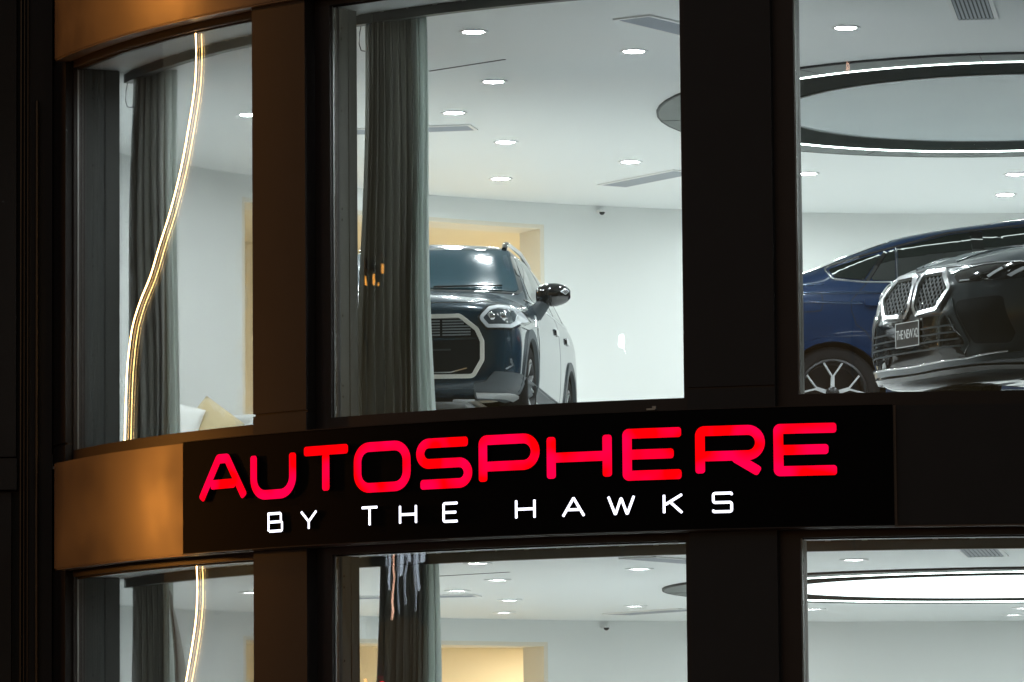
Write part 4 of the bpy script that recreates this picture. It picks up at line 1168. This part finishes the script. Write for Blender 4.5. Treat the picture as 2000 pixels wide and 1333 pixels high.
x2 = Car('grey_car', 'glossy dark grey car with twin chrome grilles nearest the right window', (4.850, 35.499, 4.56), R(-152.0), XS, -2.27, 2.28,
         (0.66, 0.48, 0.62, 0.42), (0.35, 0.25, 0.75), M['paint_grey'], [(1.38, 1), (1.38, -1), (-1.31, 1), (-1.31, -1)], 0.41,
         lean_f=lambda z: -0.10 * max(0.0, z - 0.62) / 0.35 - 0.03 * max(0, 0.42 - z) / 0.2)
for sd, ax in ((1, 'l'), (-1, 'r')):
    # twin grille: dark opening, mesh bars, chrome frame
    K = [(sd * y, z) for y, z in [(.028, .865), (.065, .935), (.30, .930), (.435, .800), (.335, .655), (.070, .640), (.028, .70)]]
    kg = x2.patch('grille', K, 'f', 0.004, M['gloss'], rings=6, rad=0.03, dens=0.03)
    x2.strip('grille_frame', K, 'f', 0.034, 0.030, M['chrome'], kg, closed=True, height=0.026, rad=0.03, dens=0.03)
    x2.strip('grille_frame', [(c0 * .93 + sd * .0145, .775 + (c1 - .775) * .88) for c0, c1 in K], 'f', 0.010, 0.018, M['ringmetal'], kg, closed=True, height=0.010, rad=0.03, dens=0.03)
    def inside(p):
        n_ = len(K); c = False
        for i in range(n_):
            (xa, ya), (xb, yb) = K[i], K[i - 1]
            if (ya > p[1]) != (yb > p[1]) and p[0] < (xb - xa) * (p[1] - ya) / (yb - ya) + xa: c = not c
        return c
    for dg_ in (1, -1):
        for k in range(-7, 16):
            seg = []
            for q in range(0, 40):
                z = .63 + .007 * q; y = sd * (0.02 + k * 0.048) + dg_ * (z - .63) * 0.8
                if inside((y, z)): seg.append((y, z))
            if len(seg) > 3: x2.strip('mesh_bar', [seg[0], seg[-1]], 'f', 0.012, 0.012, M['plastic'], kg, dens=0.06)
    # lamp
    hl = x2.patch('headlight', [(sd * y, z) for y, z in [(.40, .905), (.60, .945), (.80, .955), (.885, .935), (.88, .85), (.70, .835), (.48, .838)]], 'f', 0.005, M['gloss'], rad=0.02, dens=0.03)
    x2.strip('light_guide', [(sd * y, z) for y, z in [(.50, .848), (.58, .848)]], 'f', 0.010, 0.010, M['drl'], hl)
    x2.strip('light_guide', [(sd * y, z) for y, z in [(.70, .86), (.75, .92)]], 'f', 0.026, 0.010, M['drl'], hl)
    x2.strip('light_guide', [(sd * y, z) for y, z in [(.80, .86), (.84, .92)]], 'f', 0.026, 0.010, M['drl'], hl)
    x2.strip('lamp_edge', [(sd * y, z) for y, z in [(.37, .910), (.60, .960), (.80, .968), (.89, .945)]], 'f', 0.008, 0.008, M['chrome'], hl)
    # side air inlet
    x2.patch('air_inlet', [(sd * y, z) for y, z in [(.50, .700), (.80, .725), (.84, .46), (.82, .39), (.66, .39)]], 'f', 0.004, M['grille_black'], rad=0.03)
    x2.strip('inlet_blade', [(sd * y, z) for y, z in [(.46, .72), (.62, .40), (.57, .35)]], 'f', 0.035, 0.016, M['paint_grey'], rad=0.03)
    x2.arch(1.38, sd, 0.40, 0.46, 0.014, M['gloss']); x2.arch(-1.31, sd, 0.40, 0.46, 0.014, M['gloss'])
    x2.wheel(1.38, sd, 0.91, 0.355, 0.262, 0.24, 5, (M['rimdark'], M['rimsilver'])); x2.wheel(-1.31, sd, 0.91, 0.355, 0.262, 0.24, 5, (M['rimdark'], M['rimsilver']))
    x2.patch('side_window', [(.98, 1.10), (.30, 1.475), (-.10, 1.505), (-.10, 1.115)], ax, 0.004, M['carglass'], rad=0.02)
    x2.patch('side_window', [(-.18, 1.115), (-.18, 1.505), (-.85, 1.465), (-1.10, 1.13)], ax, 0.004, M['carglass'], rad=0.02)
    x2.strip('sill_cladding', [(.94, .32), (-.86, .32)], ax, 0.12, 0.010, M['gloss'])
    seams(x2, 'panel_gap', [[(-.14, 1.10), (-.15, .36)], [(.92, 1.08), (.90, .40)]], ax)
    for hx in (-.42, -1.02): x2.patch('door_handle', [(hx - .1, .93), (hx + .1, .93), (hx + .1, .975), (hx - .1, .975)], ax, 0.02, M['paint_grey'], rad=0.018)
    mm = MB(); rg = []
    for k in range(13):
        t = k / 12; sc = max(0.03, math.sin(math.pi * min(1, max(0, t * 0.9 + 0.08))) ** 0.42)
        rg.append([(0.72 + 0.08 * sc * math.cos(q), sd * (.90 + .24 * t), 1.13 + .075 * sc * math.sin(q)) for q in [i * math.pi / 8 for i in range(16)]])
    mm.rings(rg, True, True, True); mm = mm.build('wing_mirror', M['gloss'], x2.root, 60)
    MB().tube([(.72, sd * .86, 1.02), (.72, sd * .96, 1.09)], [.04, .03], 10).build('mirror_foot', M['gloss'], mm, 60)
    x2.patch('tail_light', [(sd * y, z) for y, z in [(.36, .98), (.82, 1.0), (.84, .90), (.40, .88)]], 'b', 0.008, M['taillens'], rad=0.02)
    # hood crease
    x2.strip('hood_crease', [(2.02, sd * .22), (1.6, sd * .33), (1.15, sd * .42)], 't', 0.02, 0.006, M['paint_grey'], height=0.006)
    x2.bead('hood_ridge', [(2.05, sd * .26), (1.7, sd * .36), (1.2, sd * .46)], 't', 0.012, M['paint_grey'])
x2.strip('hood_line', [(-.88, .945), (-.62, .978), (-.40, .966), (-.2, .972), (0, .975), (.2, .972), (.40, .966), (.62, .978), (.88, .945)], 'f', 0.010, 0.002, M['seam'])
lo = x2.patch('lower_intake', [(-.50, .615), (.42, .615), (.50, .50), (.62, .40), (.58, .30), (-.62, .30), (-.62, .45)], 'f', 0.004, M['gloss'], rad=0.03)
for k in range(4):
    x2.strip('intake_bar', [(-.52 - .02 * k, .535 - .05 * k), (.52 + .02 * k, .535 - .05 * k)], 'f', 0.012, 0.014, M['plastic'], lo)
x2.strip('front_blade', [(-.84, .315), (-.62, .275), (0, .262), (.62, .275), (.84, .315)], 'f', 0.045, 0.026, M['paint_grey'])
x2.bead('blade_edge', [(-.80, .335), (-.60, .296), (0, .283), (.60, .296), (.80, .335)], 'f', 0.008, M['chrome'], off=0.02)
x2.bead('intake_trim', [(.46, .60), (.52, .50), (.63, .41), (.58, .33)], 'f', 0.007, M['chromedark'], off=0.006)
x2.strip('front_lip', [(-.86, .24), (-.5, .225), (0, .222), (.5, .225), (.86, .24)], 'f', 0.03, 0.03, M['gloss'])
x2.patch('windscreen', [(-.58, 1.52), (.58, 1.52), (.72, 1.16), (-.72, 1.16)], 'f', 0.004, M['carglass'], rad=0.03)
x2.patch('rear_window', [(-.52, 1.44), (.52, 1.44), (.60, 1.14), (-.60, 1.14)], 'b', 0.004, M['carglass'], rad=0.03)
# show plate; its print and border glow by themselves
l_, n_ = x2.hit((-.017, .51), 'f')
PX = l_.x + 0.03
pl_ = MB().box(PX - 0.006, PX, -.171, .137, .424, .602).build('show_plate', M['platedark'], x2.root)
br_ = MB()
for a, b, c, d in ((-.171, .137, .596, .602), (-.171, .137, .424, .430), (-.171, -.165, .430, .596), (.131, .137, .430, .596)):
    br_.box(PX + 0.0005, PX + 0.002, a, b, c, d)
br_.build('plate_border', M['plateglow'], pl_)
cu = bpy.data.curves.new('plate_text', 'FONT'); cu.body = 'THE NEW X2'; cu.size = 0.075; cu.align_x = 'CENTER'; cu.space_character = 0.88; cu.extrude = 0.0005
tob = bpy.data.objects.new('plate_text', cu); COL.objects.link(tob)
tme = bpy.data.meshes.new_from_object(tob.evaluated_get(bpy.context.evaluated_depsgraph_get())); bpy.data.objects.remove(tob)
xs_ = [v.co.x for v in tme.vertices]; wd = max(xs_) - min(xs_); mx_ = (max(xs_) + min(xs_)) / 2; ys_ = [v.co.y for v in tme.vertices]; my_ = (max(ys_) + min(ys_)) / 2
for v in tme.vertices:
    v.co = Vector((PX + 0.0015 + v.co.z, -.017 + (v.co.x - mx_) * 0.285 / wd, .517 + (v.co.y - my_) * 1.25))
tme.materials.clear(); tme.materials.append(M['plateglow'])
to = link('plate_text', tme, None, pl_)
